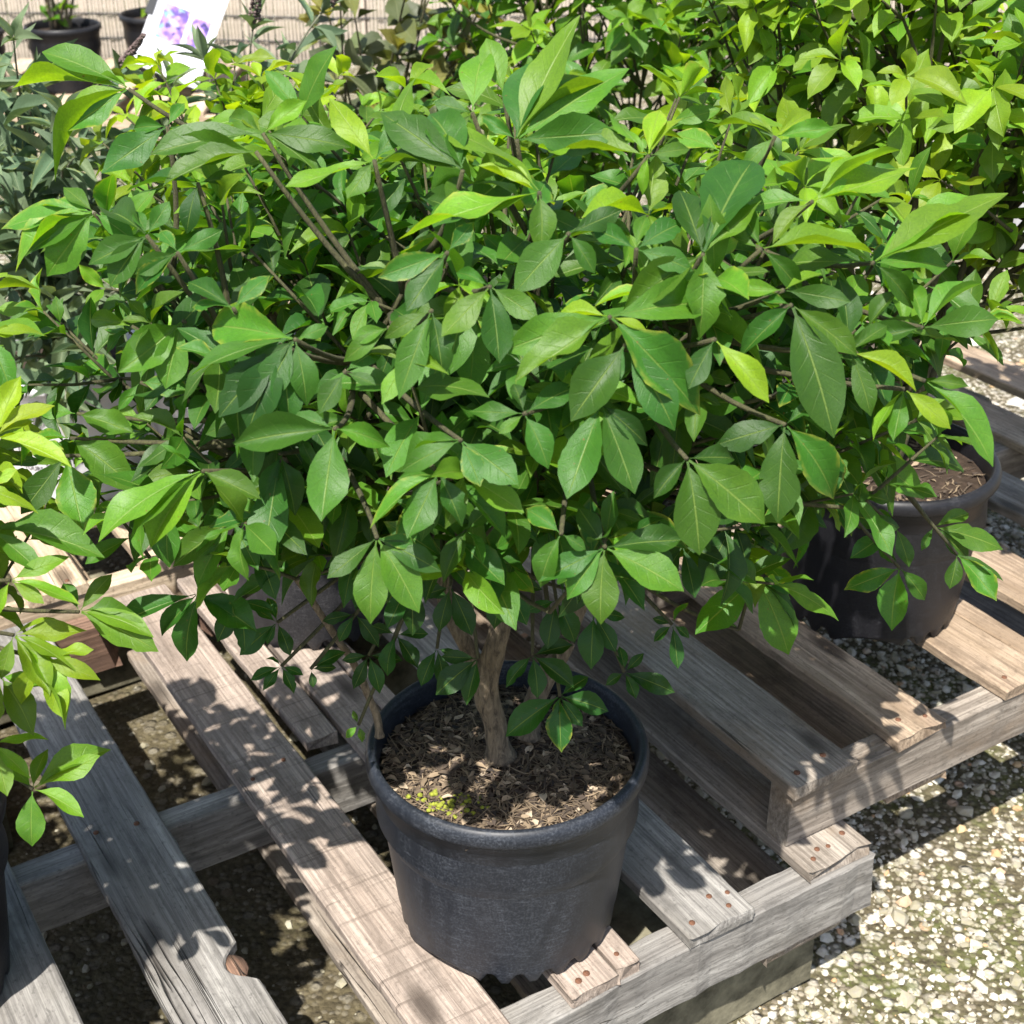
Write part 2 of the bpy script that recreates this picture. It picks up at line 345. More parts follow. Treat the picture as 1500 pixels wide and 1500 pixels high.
# ------------------------------------------------------------------ pallets
def board_mesh(L, W, T, seed, wane=.0018, notch=None, chip=.0, endcut=(0, 0), n=None):
    """local x along the length 0..L, y across -W/2..W/2, top at z = 0"""
    rs = random.Random(seed); n = n or max(10, int(L / .022)); e = min(.0025, T * .2); V = []; F = []
    bow = rs.uniform(-.0015, .0015); o = rs.uniform(0, 99)
    sec = [(-1, -T + e, 0), (-1, -e, 0), (-1, 0, e), (-.5, 0, 0), (0, 0, 0), (.5, 0, 0), (1, 0, -e), (1, -e, 0), (1, -T + e, 0), (1, -T, -e), (-1, -T, e)]
    for i in range(n + 1):
        x = L * i / n; f = i / n
        l = mnoise.noise(Vector((x * 9, o, 1))) * wane + mnoise.noise(Vector((x * 45, o, 2))) * wane * .5
        r = mnoise.noise(Vector((x * 9, o, 3))) * wane + mnoise.noise(Vector((x * 45, o, 4))) * wane * .5
        if notch:
            nx, side, dep, wid = notch; q = max(0, 1 - ((x - nx) / wid) ** 2)
            q = q ** .8 * dep
            if side < 0: l += q
            else: r -= q
        for (sy, z, dy) in sec:
            y = sy * W / 2 + dy + (l * (sy < 0) * abs(sy) + r * (sy > 0) * abs(sy))
            xx = x
            if i in (0, n):
                xx += rs.uniform(-1, 1) * chip; k = endcut[0] if i == 0 else endcut[1]; xx += k * sy
            zz = z + bow * math.sin(math.pi * f) + mnoise.noise(Vector((x * 20, y * 40, o))) * .0007
            V.append((xx, y, zz))
    k = len(sec)
    for i in range(n):
        for j in range(k):
            F.append((i * k + j, (i + 1) * k + j, (i + 1) * k + (j + 1) % k, i * k + (j + 1) % k))
    F.append(tuple(range(k))); F.append(tuple(n * k + j for j in range(k))[::-1])
    me = mesh('board', V, F, False); return me
nail_me = None
def nail_mesh():
    global nail_me
    if nail_me is None:
        V = [(0, 0, .0012)] + [(math.cos(a) * .0033, math.sin(a) * .0033, .0006) for a in np.linspace(0, 6.283, 9)[:-1]] + [(math.cos(a) * .0036, math.sin(a) * .0036, -.003) for a in np.linspace(0, 6.283, 9)[:-1]]
        F = [(0, 1 + i, 1 + (i + 1) % 8) for i in range(8)] + [(1 + i, 9 + i, 9 + (i + 1) % 8, 1 + (i + 1) % 8) for i in range(8)]
        nail_me = mesh('nail', V, F); nail_me.materials.append(M['rust'])
    return nail_me
class Pallet:
    def __init__(s, label, s0, b0, z0, rz=ANG, group=None):
        s.s0, s.b0, s.z0 = s0, b0, z0; p = pal(s0, b0, z0) if rz == ANG else Vector((s0, b0, z0))
        s.root = empty('wooden_pallet', p, rz); tag(s.root, label, 'pallet', group); s.k = int(abs(s0 * 1000 + b0 * 77))
    def board(s, name, a0, a1, b0, b1, ztop, T, mat, along='b', nails=(), rot=0, tilt=0, **kw):
        """a range across, b range along; along 'b' = deck direction, 's' = stringer direction"""
        s.k += 1
        if along == 'b':
            me = board_mesh(b1 - b0, a1 - a0, T, s.k, **kw); o = link(name, me, s.root, M[mat])
            o.location = ((a0 + a1) / 2 - s.s0, b0 - s.b0, ztop - s.z0); o.rotation_euler = (tilt, 0, R(90) + rot)
        else:
            me = board_mesh(a1 - a0, b1 - b0, T, s.k, **kw); o = link(name, me, s.root, M[mat])
            o.location = (a0 - s.s0, (b0 + b1) / 2 - s.b0, ztop - s.z0); o.rotation_euler = (tilt, 0, rot)
        for (x, y) in nails:
            q = link('nail', nail_mesh(), o); q.location = (x, y, .0006); q.scale = (random.uniform(.85, 1.2),) * 3
        return o
ZD = .25; TB = .017; ST = .085
# --- front pallet, grey, the main pot stands on it
fp = Pallet('low weathered grey pallet under the large shrub in its blue-black pot', -.16, .865, ZD - TB - ST - .017)
zs = ZD - TB - .0004
fp.board('stringer', -.16, 1.056, .868, .908, zs, ST, 'grey', 's', wane=.007, chip=.008, endcut=(0, -.0))
fp.board('stringer', -.16, 1.05, 1.362, 1.400, zs, ST, 'grey', 's', wane=.003)
fp.board('stringer', -.16, .44, 1.855, 1.893, zs, ST, 'block', 's', wane=.003, chip=.02)
fp.board('stringer', .60, 1.05, 1.855, 1.893, zs, ST, 'block', 's', wane=.003, chip=.01)
nl = lambda L, W: [(.018, -W * .28), (.022, W * .25), (L * .5 - .004, -W * .2), (L * .5 + .006, W * .27)]
fp.board('deck_board', .072, .171, .862, 1.89, ZD, TB, 'grey', nails=nl(1.03, .1))
kb = fp.board('deck_board', .250, .350, .862, 1.89, ZD, TB, 'grey', nails=nl(1.03, .1), notch=(.238, -1, .024, .028), n=130)
V, F = ([(0, 0, .002)] + [(.019 * math.cos(a) * (1 + .12 * math.sin(3 * a)), .013 * math.sin(a), -.001 + .001 * math.cos(2 * a)) for a in np.linspace(0, 6.2832, 17)[:-1]] + [(.017 * math.cos(a), .012 * math.sin(a), -.010) for a in np.linspace(0, 6.2832, 17)[:-1]],
    [(0, 1 + i, 1 + (i + 1) % 16) for i in range(16)] + [(1 + i, 17 + i, 17 + (i + 1) % 16, 1 + (i + 1) % 16) for i in range(16)])
kn = link('knot', mesh('knot', V, F), kb, M['block']); kn.location = (.238, -.0355, -.0045)
fp.board('deck_board', .455, .545, .860, 1.885, ZD + .001, TB, 'pink', nails=[(.018, -.02), (.022, .025), (.515, .027), (.530, -.022)])
fp.board('deck_board', .563, .609, 1.408, 1.89, ZD, TB, 'pink', chip=.004)
fp.board('deck_board', .617, .679, .866, 1.89, ZD, TB, 'pink', nails=[(.016, .012), (.020, -.001)], chip=.003)
fp.board('deck_board', .682, .712, .874, 1.89, ZD - .001, TB, 'pink', nails=[(.018, .004)], chip=.003)
fp.board('deck_board', .774, .868, .866, 1.89, ZD, TB, 'grey', nails=[(.018, .03), (.017, -.022), (.034, -.034), (.04, -.012)], chip=.003)
fp.board('deck_board', .957, 1.056, .874, 1.89, ZD, TB, 'brown', nails=[(.015, .03), (.022, .0), (.03, -.03), (.025, .015)], chip=.006)
for a0, a1, mt in ((-.16, -.07, 'grey'), (.295, .372, 'brown'), (.47, .56, 'brown'), (.63, .72, 'brown'), (.90, 1.02, 'brown')):
    fp.board('bottom_board', a0, a1, .872, 1.89, zs - ST - .0004, .0165, mt, chip=.004)
fp.board('deck_board', -.16, -.065, .866, 1.89, ZD, TB, 'grey')

# --- upper right pallet, rests on the front one
ZU = .345
up = Pallet('weathered tan pallet with one end resting on the grey pallet, carrying a black pot', .958, .915, ZD)
zs2 = ZU - TB - .0004; SU = zs2 - ZD - .0006
up.board('stringer', .962, 2.17, .920, .958, zs2, SU, 'brown', 's', wane=.002, endcut=(0, 0))
up.board('stringer', .962, 2.17, 1.415, 1.453, zs2, SU, 'brown', 's')
up.board('stringer', .962, 2.17, 1.905, 1.943, zs2, SU, 'brown', 's')
up.board('deck_board', .957, 1.057, .914, 1.94, ZU + .002, .019, 'brown', nails=[(.02, .028), (.028, -.02)], chip=.003, wane=.003)
up.board('deck_board', 1.128, 1.208, .916, 1.94, ZU, TB, 'tan', nails=[(.03, .012), (.018, -.022)], chip=.004, wane=.006)
up.board('deck_board', 1.316, 1.400, .918, 1.94, ZU, TB, 'tan', nails=[(.02, .02)], chip=.004, wane=.004)
up.board('deck_board', 1.402, 1.436, .924, 1.94, ZU, TB, 'tan', chip=.006, wane=.004)
up.board('deck_board', 1.50, 1.60, .918, 1.94, ZU, TB, 'tan', chip=.004)
up.board('deck_board', 1.70, 1.80, .918, 1.94, ZU, TB, 'brown', chip=.004)
up.board('deck_board', 1.90, 1.99, .918, 1.94, ZU, TB, 'tan', chip=.004)
up.board('deck_board', 2.08, 2.17, .918, 1.94, ZU, TB, 'tan', chip=.004)
up.board('bottom_board', 1.135, 1.235, .925, 1.94, ZD - .0004, .016, 'tan', chip=.01)
up.board('bottom_board', 1.52, 1.62, .925, 1.94, ZD - .0004, .016, 'brown')
up.board('bottom_board', 2.07, 2.17, .925, 1.94, ZD - .0004, .016, 'tan')
# --- back left pallet of newer pine
bp = Pallet('newer pale pine pallet behind the grey one, carrying the white pots', -.25, 1.955, ZD - TB - ST - .017)
for b0 in (1.957, 2.45, 2.93): bp.board('stringer', -.25, .97, b0, b0 + .038, zs, ST, 'pine', 's')
for a0 in (-.25, -.09, .06, .205, .350, .533, .70, .87): bp.board('deck_board', a0, a0 + .093, 1.953, 2.97, ZD, TB, 'pine', nails=[(.02, .022), (.024, -.02)])
for a0 in (-.25, .40, .87): bp.board('bottom_board', a0, a0 + .09, 1.96, 2.97, zs - ST - .0004, .0165, 'pine')
# --- right rear pallet behind the right pot
rp = Pallet('weathered tan pallet in the rear beyond the black pot of the bright shrub', 1.06, 2.02, ZD - TB - ST - .017)
for b0 in (2.022, 2.5, 3.0): rp.board('stringer', 1.06, 2.28, b0, b0 + .038, zs, ST, 'tan', 's')
for a0 in (1.06, 1.22, 1.38, 1.55, 1.71, 1.87, 2.03, 2.19): rp.board('deck_board', a0, a0 + .09, 2.018, 3.03, ZD, TB, 'tan', nails=[(.02, .022), (.024, -.02)])
for a0 in (1.06, 1.6, 2.19): rp.board('bottom_board', a0, a0 + .09, 2.02, 3.03, zs - ST - .0004, .0165, 'tan')
# --- far left pallet on the pale ground
lp = Pallet('sun bleached far pallet below the dark pots beside the printed sign', -2.35, 5.45, .02, 0)
lp.s0, lp.b0 = 0, 0
for b0 in (.0, .48, .95): lp.board('stringer', 0, 1.25, b0, b0 + .038, .125, .09, 'pine', 's')
for k in range(7): lp.board('deck_board', .18 * k, .18 * k + .1, 0, .99, .143, .0175, 'pine')
for k in (0, 1.15): lp.board('bottom_board', k, k + .1, 0, .99, .0346, .0165, 'pine')

# --- concrete blocks that lift the pallets
def block(s, b, h, label, z=0, sz=(.34, .19), rz=ANG):
    V = []; F = []; w, d = sz; n = 6; e = .008
    import bmesh
    bm = bmesh.new(); bmesh.ops.create_cube(bm, size=1)
    for v in bm.verts: v.co = Vector((v.co.x * w, v.co.y * d, (v.co.z + .5) * h))
    bmesh.ops.bevel(bm, geom=list(bm.edges), offset=e, segments=2, affect='EDGES')
    bmesh.ops.subdivide_edges(bm, edges=[q for q in bm.edges if q.calc_length() > .05], cuts=5, use_grid_fill=True)
    for v in bm.verts: v.co += Vector([mnoise.noise(v.co * 40 + Vector((i * 7, s, b))) * .0018 for i in range(3)])
    me = bpy.data.meshes.new('concrete_block'); bm.to_mesh(me); bm.free()
    o = link('concrete_block', me, None, M['concrete']); o.location = pal(s, b, z); o.rotation_euler = (0, 0, rz)
    return tag(o, label, 'concrete block', 'concrete blocks under the pallets')
HB = ZD - TB - ST - .0173
block(.86, 1.005, HB, 'mossy concrete block under the front corner of the grey pallet')
block(.86, 1.79, HB, 'concrete block under the rear of the grey pallet')
block(.05, 1.0, HB, 'concrete block under the grey pallet, below the bright-leaved shrub')
block(.05, 1.79, HB, 'concrete block under the grey pallet beside the pine pallet')
block(.36, 2.1, HB, 'concrete block under the pine pallet, below the white pots'); block(.36, 2.85, HB, 'concrete block under the rear stringer of the pine pallet')
block(2.05, 1.05, ZD - .017, 'concrete block under the far end of the tan pallet'); block(2.05, 1.8, ZD - .017, 'concrete block under the far rear corner of the tan pallet')
block(1.65, 2.15, HB, 'concrete block under the rear tan pallet'); block(1.65, 2.9, HB, 'concrete block under the last stringer of the rear tan pallet')

# ------------------------------------------------------------------ pots
def lathe(prof, n, zmod=None):
    V = []; F = []
    for i, (r, z) in enumerate(prof):
        for j in range(n):
            a = 2 * math.pi * j / n; zz, rr = (zmod(i, j, r, z) if zmod else (z, r)); V.append((rr * math.cos(a), rr * math.sin(a), zz))
    for i in range(len(prof) - 1):
        for j in range(n): F.append((i * n + j, i * n + (j + 1) % n, (i + 1) * n + (j + 1) % n, (i + 1) * n + j))
    return V, F
def make_pot(root, r, h, rb, mat, scallop=True, soil_z=None, rz=0):
    k = r / .150; n = 192
    def zm(i, j, rr, z):
        if i <= 1 and scallop:
            ph = j % 8; up_ = (0, .006, .012, .013, .012, .006, 0, 0)[ph]
            if (j // 24) % 4 == 1: up_ = .012 * math.sin(math.pi * (j % 24) / 24) ** .7
            return (z + up_ * (1 if i == 0 else .75), rr)
        return (z, rr)
    prof = [(rb - .004, 0), (rb - .001, .006), (rb, .018), (rb + .001, .030), (rb + .003, .038)]
    rt = r - .0075
    for f in (.2, .4, .6, .8): prof.append((rb + .003 + (rt - .002 - rb - .003) * f, .038 + (h * .86 - .038) * f))
    prof += [(rt - .0025, h * .855), (rt - .0008, h * .862), (rt + .0005, h * .91)]
    V, F = lathe(prof, n, zm); body = link('pot', mesh('pot', V, F), root, mat)
    # rolled rim and inner wall
    rp_ = [(rt + .0004, h * .918), (r - .001, h * .920), (r, h * .926), (r, h * .96), (r - .001, h * .975), (r - .004, h * .995), (r - .0075, h), (r - .0105, h * .993), (r - .0125, h * .97), (r - .0145, h * .90), (rb + (r - rb) * .72, h * .66), (rb * .98, .1)]
    V, F = lathe(rp_, n); rim = link('rim', mesh('rim', V, F), body, mat)
    sz = soil_z or h * .86; V = []; F = []; rr = r - .0138 - (h * .9 - sz) * .12
    rings = 16; seg = 48
    for i in range(rings + 1):
        for j in range(seg):
            a = 2 * math.pi * j / seg; q = rr * i / rings
            x, y = q * math.cos(a), q * math.sin(a)
            V.append((x, y, sz + mnoise.noise(Vector((x * 40, y * 40, r * 99))) * .004 + mnoise.noise(Vector((x * 12, y * 12, 3))) * .005 + .008 * (1 - i / rings)))
    for i in range(rings):
        for j in range(seg): F.append((i * seg + j, (i + 1) * seg + j, (i + 1) * seg + (j + 1) % seg, i * seg + (j + 1) % seg))
    soil = link('soil', mesh('soil', V, F), root, M['soil'])
    V, F = lathe([(.001, .012), (rb - .004, .012)], 48); link('pot_bottom', mesh('pot_bottom', V, F), body, mat)
    for o in (body, rim): o.rotation_euler = (0, 0, rz)
    return body, soil, sz, rr

# ------------------------------------------------------------------ leaves
NV, NU = 16, 5
def unit_leaf(kind, seed):
    g = np.random.default_rng(seed); v = np.linspace(0, 1, NV); u = np.linspace(-1, 1, NU)
    if kind == 'euo':
        pk = g.uniform(.50, .60); s = np.clip((v - .045) / .955, 0, 1)
        w = np.where(s < pk, np.sin(s / pk * np.pi / 2) ** 1.15, np.cos((s - pk) / (1 - pk) * np.pi / 2) ** .95) * .98
        w = np.where(v > .86, w * (1 - (v - .86) / .14 * .35), w); w = np.maximum(w, np.where(v < .07, .05, 0.0)); w[-1] = .015
        w = w * (1 + np.where(np.arange(NV) % 2 == 0, .022, -.012) + g.uniform(-.02, .02, NV))
    elif kind == 'lance':
        s = np.clip((v - .05) / .95, 0, 1); w = np.sin(np.pi * s ** .75) ** 1.1; w = np.maximum(w, np.where(v < .08, .06, 0)); w[-1] = .01
    else:
        s = np.clip((v - .12) / .88, 0, 1); w = np.where(s < .38, np.sin(s / .38 * np.pi / 2) ** .7, np.cos((s - .38) / .62 * np.pi / 2) ** 1.1)
        w = np.maximum(w, np.where(v < .15, .04, 0)); w[-1] = .01; w = w * (1 + g.uniform(-.06, .06, NV))
    fold = g.uniform(.08, .55); curl = g.uniform(-.04, .30); wav = g.uniform(.02, .15); ph = g.uniform(0, 6, 2); side = g.uniform(-.07, .07); fr = g.uniform(5, 10)
    tw = g.uniform(-.38, .38); twz = g.uniform(-.1, .5)
    X = np.repeat(v[:, None], NU, 1); Y = .5 * w[:, None] * u[None]; Z = np.zeros_like(X)
    if kind == 'euo' and seed % 9 == 4:            # chewed or torn margin
        sd_ = 4 if g.random() < .5 else 0; c0 = g.uniform(.45, .85); bite = np.exp(-((v - c0) / .06) ** 2) * g.uniform(.25, .45)
        Y[:, sd_] *= 1 - bite; Y[:, 1 if sd_ == 0 else 3] *= 1 - np.maximum(0, bite - .3)
    if kind == 'euo' and seed % 7 == 3: curl += .22; fold += .3
    Z += fold * np.abs(Y) + wav * np.abs(u)[None] * np.stack([np.sin(v * fr + ph[0])] * 2 + [v * 0] + [np.sin(v * fr + ph[1])] * 2, 1)[:, :] * w[:, None]
    Z -= curl * (X ** 2) * 2.0
    X = X - curl * X ** 3 * .25
    Y += side * np.sin(np.pi * v)[:, None] * .6
    a = tw * (v ** 1.5)[:, None]; zc = (-curl * v ** 2 * 2)[:, None]
    Zr = Z - zc; Y, Z = Y * np.cos(a) - Zr * np.sin(a), Y * np.sin(a) + Zr * np.cos(a) + zc
    UV = np.stack([np.repeat((u[None] + 1) / 2, NV, 0), np.repeat(v[:, None], NU, 1)], 2).reshape(-1, 2)
    return np.stack([X, Y, Z], 2).reshape(-1, 3), UV
LF = np.array([(i * NU + j, (i + 1) * NU + j, (i + 1) * NU + j + 1, i * NU + j + 1) for i in range(NV - 1) for j in range(NU - 1)])
SHAPES = {k: [unit_leaf(k, 100 + i) for i in range(n)] for k, n in (('euo', 24), ('lance', 8), ('broad', 8))}
VAR = {}
def variant(kind, sh, ageq, rq, mat):
    key = (kind, sh, ageq, rq)
    if key not in VAR:
        V, UV = SHAPES[kind][sh]; me = np_mesh('leaf', V, LF, {'age': np.full(len(V), ageq / 10), 'rnd': np.full(len(V), rq)}, UV); me.materials.append(mat); VAR[key] = me
    return VAR[key]
class Leaves:
    def __init__(s, kind, mat, seed): s.kind, s.mat = kind, mat; s.P = []; s.R = []; s.L = []; s.W = []; s.age = []; s.g = random.Random(seed); s.prio = []
    def add(s, base, axis, normal, L, W, age, prio=0):
        a = axis.normalized(); n = normal - a * normal.dot(a)
        if n.length < 1e-4: n = a.orthogonal()
        n.normalize(); b = n.cross(a)
        s.P.append(base); s.R.append(((a.x, b.x, n.x), (a.y, b.y, n.y), (a.z, b.z, n.z))); s.L.append(L); s.W.append(W); s.age.append(age); s.prio.append(prio)
    def build(s, root, limit=300, keep=None):
        N = len(s.P); P = np.array([tuple(p) for p in s.P]); Rm = np.array(s.R); L = np.array(s.L); W = np.array(s.W); age = np.clip(np.array(s.age), 0, 1)
        g = np.random.default_rng(N); sh = g.integers(0, len(SHAPES[s.kind]), N); rn = g.uniform(0, 1, N); prio = np.array(s.prio)
        U = np.stack([SHAPES[s.kind][i][0] for i in range(len(SHAPES[s.kind]))])
        V = U[sh] * np.stack([L, W, (L + W) / 2], 1)[:, None, :]
        V = np.einsum('nij,nkj->nki', Rm, V) + P[:, None, :]
        # rank leaves by how much of them shows, on a coarse depth grid
        q = V - np.array([0, 0, CAM_H]); d = q[..., 1] * cP - q[..., 2] * sP; x = 750 + FPX * q[..., 0] / d; y = 750 - FPX * (q[..., 1] * sP + q[..., 2] * cP) / d
        gi = (x // 7).astype(int); gj = (y // 7).astype(int); ok = (gi >= 0) & (gi < 215) & (gj >= 0) & (gj < 215)
        idx = np.where(ok, gi * 215 + gj, 215 * 215); zb = np.full(215 * 215 + 1, 1e9); np.minimum.at(zb, idx.ravel(), d.ravel())
        vis = ((d <= zb[idx] + .012) & ok).sum(1) + prio * 30
        order = np.argsort(-vis, kind='stable'); single = order[:limit]; single = single[vis[single] > 0]; rest = np.setdiff1d(np.arange(N), single)
        iv = root.matrix_basis.inverted()
        for i in single:
            o = link('leaf', variant(s.kind, int(sh[i]), int(round(age[i] * 10)), int(rn[i] * 8) / 8 + .06, s.mat), root)
            rot = Matrix(Rm[i].tolist()).to_4x4(); sc = Matrix.Diagonal((L[i], W[i], (L[i] + W[i]) / 2, 1))
            o.matrix_basis = iv @ Matrix.Translation(P[i].tolist()) @ rot @ sc
        if len(rest):
            F = (LF[None] + (np.arange(len(rest)) * NV * NU)[:, None, None]).reshape(-1, 4); rp0 = np.array(root.location)
            UV = np.concatenate([SHAPES[s.kind][i][1] for i in sh[rest]])
            me = np_mesh('foliage', (V[rest] - rp0).reshape(-1, 3), F, {'age': np.repeat(age[rest], NV * NU), 'rnd': np.repeat(rn[rest], NV * NU)}, UV)
            f = link('foliage', me, root, s.mat); f['kind'] = 'stuff'

UP = Vector((0, 0, 1))
def rvec(g, k=1): return Vector((g.gauss(0, k), g.gauss(0, k), g.gauss(0, k)))

def shrub(root, base, cen, rad, seed, n_shoot, leafL=(.045, .075), ages=(.1, .5), tip_age=.25, low=1., hand=(), limbs=10, starts=None, limb_r=.0062, trunk_h=.10, lo_cut=-.75, inner=.5, outer=.93, prune=None, mat='leaf', limit=300, trunks=None, up_bias=.6, wr=(.40, .52)):
    """an opposite-leaved bushy shrub. base = foot of the trunk, cen / rad = crown ellipsoid"""
    g = random.Random(seed); lv = Leaves('euo', M[mat], seed); rp0 = root.location
    fork = base + Vector((g.uniform(-.01, .01), g.uniform(-.01, .01), trunk_h))
    paths = []; tubes = []
    for i in range(limbs):
        a = 2 * math.pi * (i + g.uniform(-.3, .3)) / limbs; el = g.uniform(.15, 1.1)
        d = Vector((math.cos(a) * math.cos(el), math.sin(a) * math.cos(el), math.sin(el)))
        end = cen + Vector((d.x * rad[0], d.y * rad[1], d.z * rad[2])) * .72
        st = fork + Vector((math.cos(a), math.sin(a), 0)) * .008
        if starts: st = min(starts, key=lambda q: (q - end).length + .25 * (i % 3) * g.random()).copy()
        elif i % 3 == 2: st = base + Vector((math.cos(a) * .02, math.sin(a) * .02, .005))
        mid = st * .5 + end * .5 + Vector((0, 0, .04)) + rvec(g, .02) + Vector((d.x, d.y, 0)) * -.05
        pts = bez(st, mid, end, 14); paths.append(pts)
        tb = Tubes(); tb.add([p - rp0 for p in pts], [limb_r * (1 - .80 * k / 13) for k in range(14)], 6); tubes.append(tb)
    allp = [(i, k, p) for i, pts in enumerate(paths) for k, p in enumerate(pts) if k >= 3]
    AP = np.array([tuple(p) for _, _, p in allp])
    def connect(p, dirn, r=.0022):
        t = p - dirn * .12
        dd = ((AP - np.array(tuple(t))) ** 2).sum(1); i, k, q = allp[int(dd.argmin())]
        ln = (p - q).length; pts = bez(q, q * .4 + p * .6 - dirn * min(.2 * ln, .03) - UP * .005, p, 7)
        tubes[i].add([x - rp0 for x in pts], [r * 1.5 - (r * .7) * j / 6 for j in range(7)], 5)
        return i
    # shoots placed after the photograph
    for (nx, ny, Y, lst) in hand:
        if Y is None:
            o = EYE; r = ray(nx, ny); A = Vector((r.x / rad[0], r.y / rad[1], r.z / rad[2])); B = Vector(((o.x - cen.x) / rad[0], (o.y - cen.y) / rad[1], (o.z - cen.z) / rad[2]))
            a, b, c = A.dot(A), A.dot(B), B.dot(B) - 1; disc = b * b - a * c
            dep = (-b - math.sqrt(disc)) / a if disc > 0 else -b / a
            dep += .01
        else: dep = Y / ray(nx, ny).y
        node = at_d(nx, ny, dep); rel = node - cen
        dirn = Vector((rel.x / rad[0], rel.y / rad[1], rel.z / rad[2])).normalized() * .5 + Vector((0, 0, .3)) + Vector((0, -.15, 0)); dirn.normalize()
        connect(node, dirn)
        for L_ in lst:
            tx, ty, wv = L_[:3]; ag = L_[3] if len(L_) > 3 else g.uniform(*ages)
            px = math.hypot(tx - nx, ty - ny); ln = px * dep / FPX
            dd = -.22 * ln if ty > ny else g.uniform(.0, .35) * ln
            tip = at_d(tx, ty, dep + dd); ax = tip - node; tc_ = (EYE - node).normalized(); a = ax.normalized()
            tco = (tc_ - a * tc_.dot(a)).normalized(); per = a.cross(tco)
            if per.z < 0: per = -per
            tr = max(.36, min(.56, wv)); th = math.acos(min(.97, (wv if wv > .36 else wv * .72) / tr))
            nrm = tco * math.cos(th) + per * math.sin(th)
            if nrm.z < 0 and ty > ny: pass
            lv.add(node + a * .002, ax, nrm, ax.length * 1.04, ax.length * tr * .93, ag, 1)
    # the rest of the crown
    for k in range(n_shoot):
        for _ in range(30):
            d = rvec(g).normalized()
            if d.z < lo_cut: continue
            f = g.uniform(inner ** 2, outer ** 2) ** .5
            rz = rad[2] * (low if d.z < 0 else 1)
            p = cen + Vector((d.x * rad[0], d.y * rad[1], d.z * rz)) * f
            if prune and prune(p): continue
            break
        if k < limbs:
            p = paths[k][-1]; d = (paths[k][-1] - paths[k][-3]).normalized(); p = p + d * .05
        sd = (Vector((d.x, d.y, d.z * .6)) * .8 + UP * up_bias + rvec(g, .22)).normalized()
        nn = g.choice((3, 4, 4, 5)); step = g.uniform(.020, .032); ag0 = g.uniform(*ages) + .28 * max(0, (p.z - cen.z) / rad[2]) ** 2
        start = p - sd * step * nn; li = connect(start, sd)
        tubes[li].add([start - rp0, (start + p) / 2 - rp0 + rvec(g, .002), p - rp0], [.0020, .0016, .0011], 5)
        s1 = sd.orthogonal().normalized(); s2 = sd.cross(s1); ph0 = g.uniform(0, 6.28)
        for j in range(nn + 1):
            q = start + sd * step * j; last = j == nn
            for m_ in range(4 if last else 2):
                ph = ph0 + j * math.pi / 2 + (m_ * math.pi if not last else m_ * math.pi / 2)
                side = s1 * math.cos(ph) + s2 * math.sin(ph)
                op = g.uniform(.75, 1.25) if not last else g.uniform(.45, 1.0)
                ax = (sd * math.cos(op) + side * math.sin(op) - UP * g.uniform(.0, .5)).normalized()
                if prune and prune(q + ax * .05): continue
                nrm = (UP * .8 + sd * .25 + Vector((0, -.12, 0)) + rvec(g, .28))
                ln = g.uniform(*leafL) * (.72 + .28 * min(1, (j + 1) / 2.5)) * (1 if not last else g.uniform(.6, 1.05))
                lv.add(q, ax, nrm, ln, ln * g.uniform(*wr), ag0 + (tip_age * (.35 + .65 * g.random()) if last else g.uniform(-.06, .06)))
    tk = Tubes()
    for (pts, rr) in (trunks or [([base - UP * .03, base * .5 + fork * .5 + rvec(g, .004), fork + UP * .02], [.016, .013, .011])]):
        if len(pts) == 3: pts_ = bez(pts[0], pts[1], pts[2], 10); rr_ = [rr[0] + (rr[2] - rr[0]) * i / 9 for i in range(10)]
        else:
            pts_, rr_ = [], []; K = len(pts)
            for i in range(K - 1):
                a_, b_, c_, d_ = pts[max(i - 1, 0)], pts[i], pts[i + 1], pts[min(i + 2, K - 1)]
                for j in range(7):
                    q = j / 7; pts_.append(.5 * (2 * b_ + (c_ - a_) * q + (2 * a_ - 5 * b_ + 4 * c_ - d_) * q * q + (3 * b_ - a_ - 3 * c_ + d_) * q ** 3)); rr_.append(rr[i] + (rr[i + 1] - rr[i]) * q)
            pts_.append(pts[-1]); rr_.append(rr[-1])
            rr_[0] *= 1.35; rr_[1] *= 1.18; rr_[2] *= 1.08
        v0 = len(tk.V); tk.add([p - rp0 for p in pts_], rr_, 14)
        for vi in range(v0, len(tk.V)):            # corky ridges
            c0 = pts_[min((vi - v0) // 14, len(pts_) - 1)] - rp0; v_ = tk.V[vi]; k_ = 1 + .16 * mnoise.noise(Vector((v_.x * 110, v_.y * 110, v_.z * 28))) + .08 * mnoise.noise(v_ * 60)
            tk.V[vi] = c0 + (v_ - c0) * k_
    tk.build('trunk', M['bark'], root)
    for tb in tubes: tb.build('branch', M['twig'], root)
    lv.build(root, limit); return lv

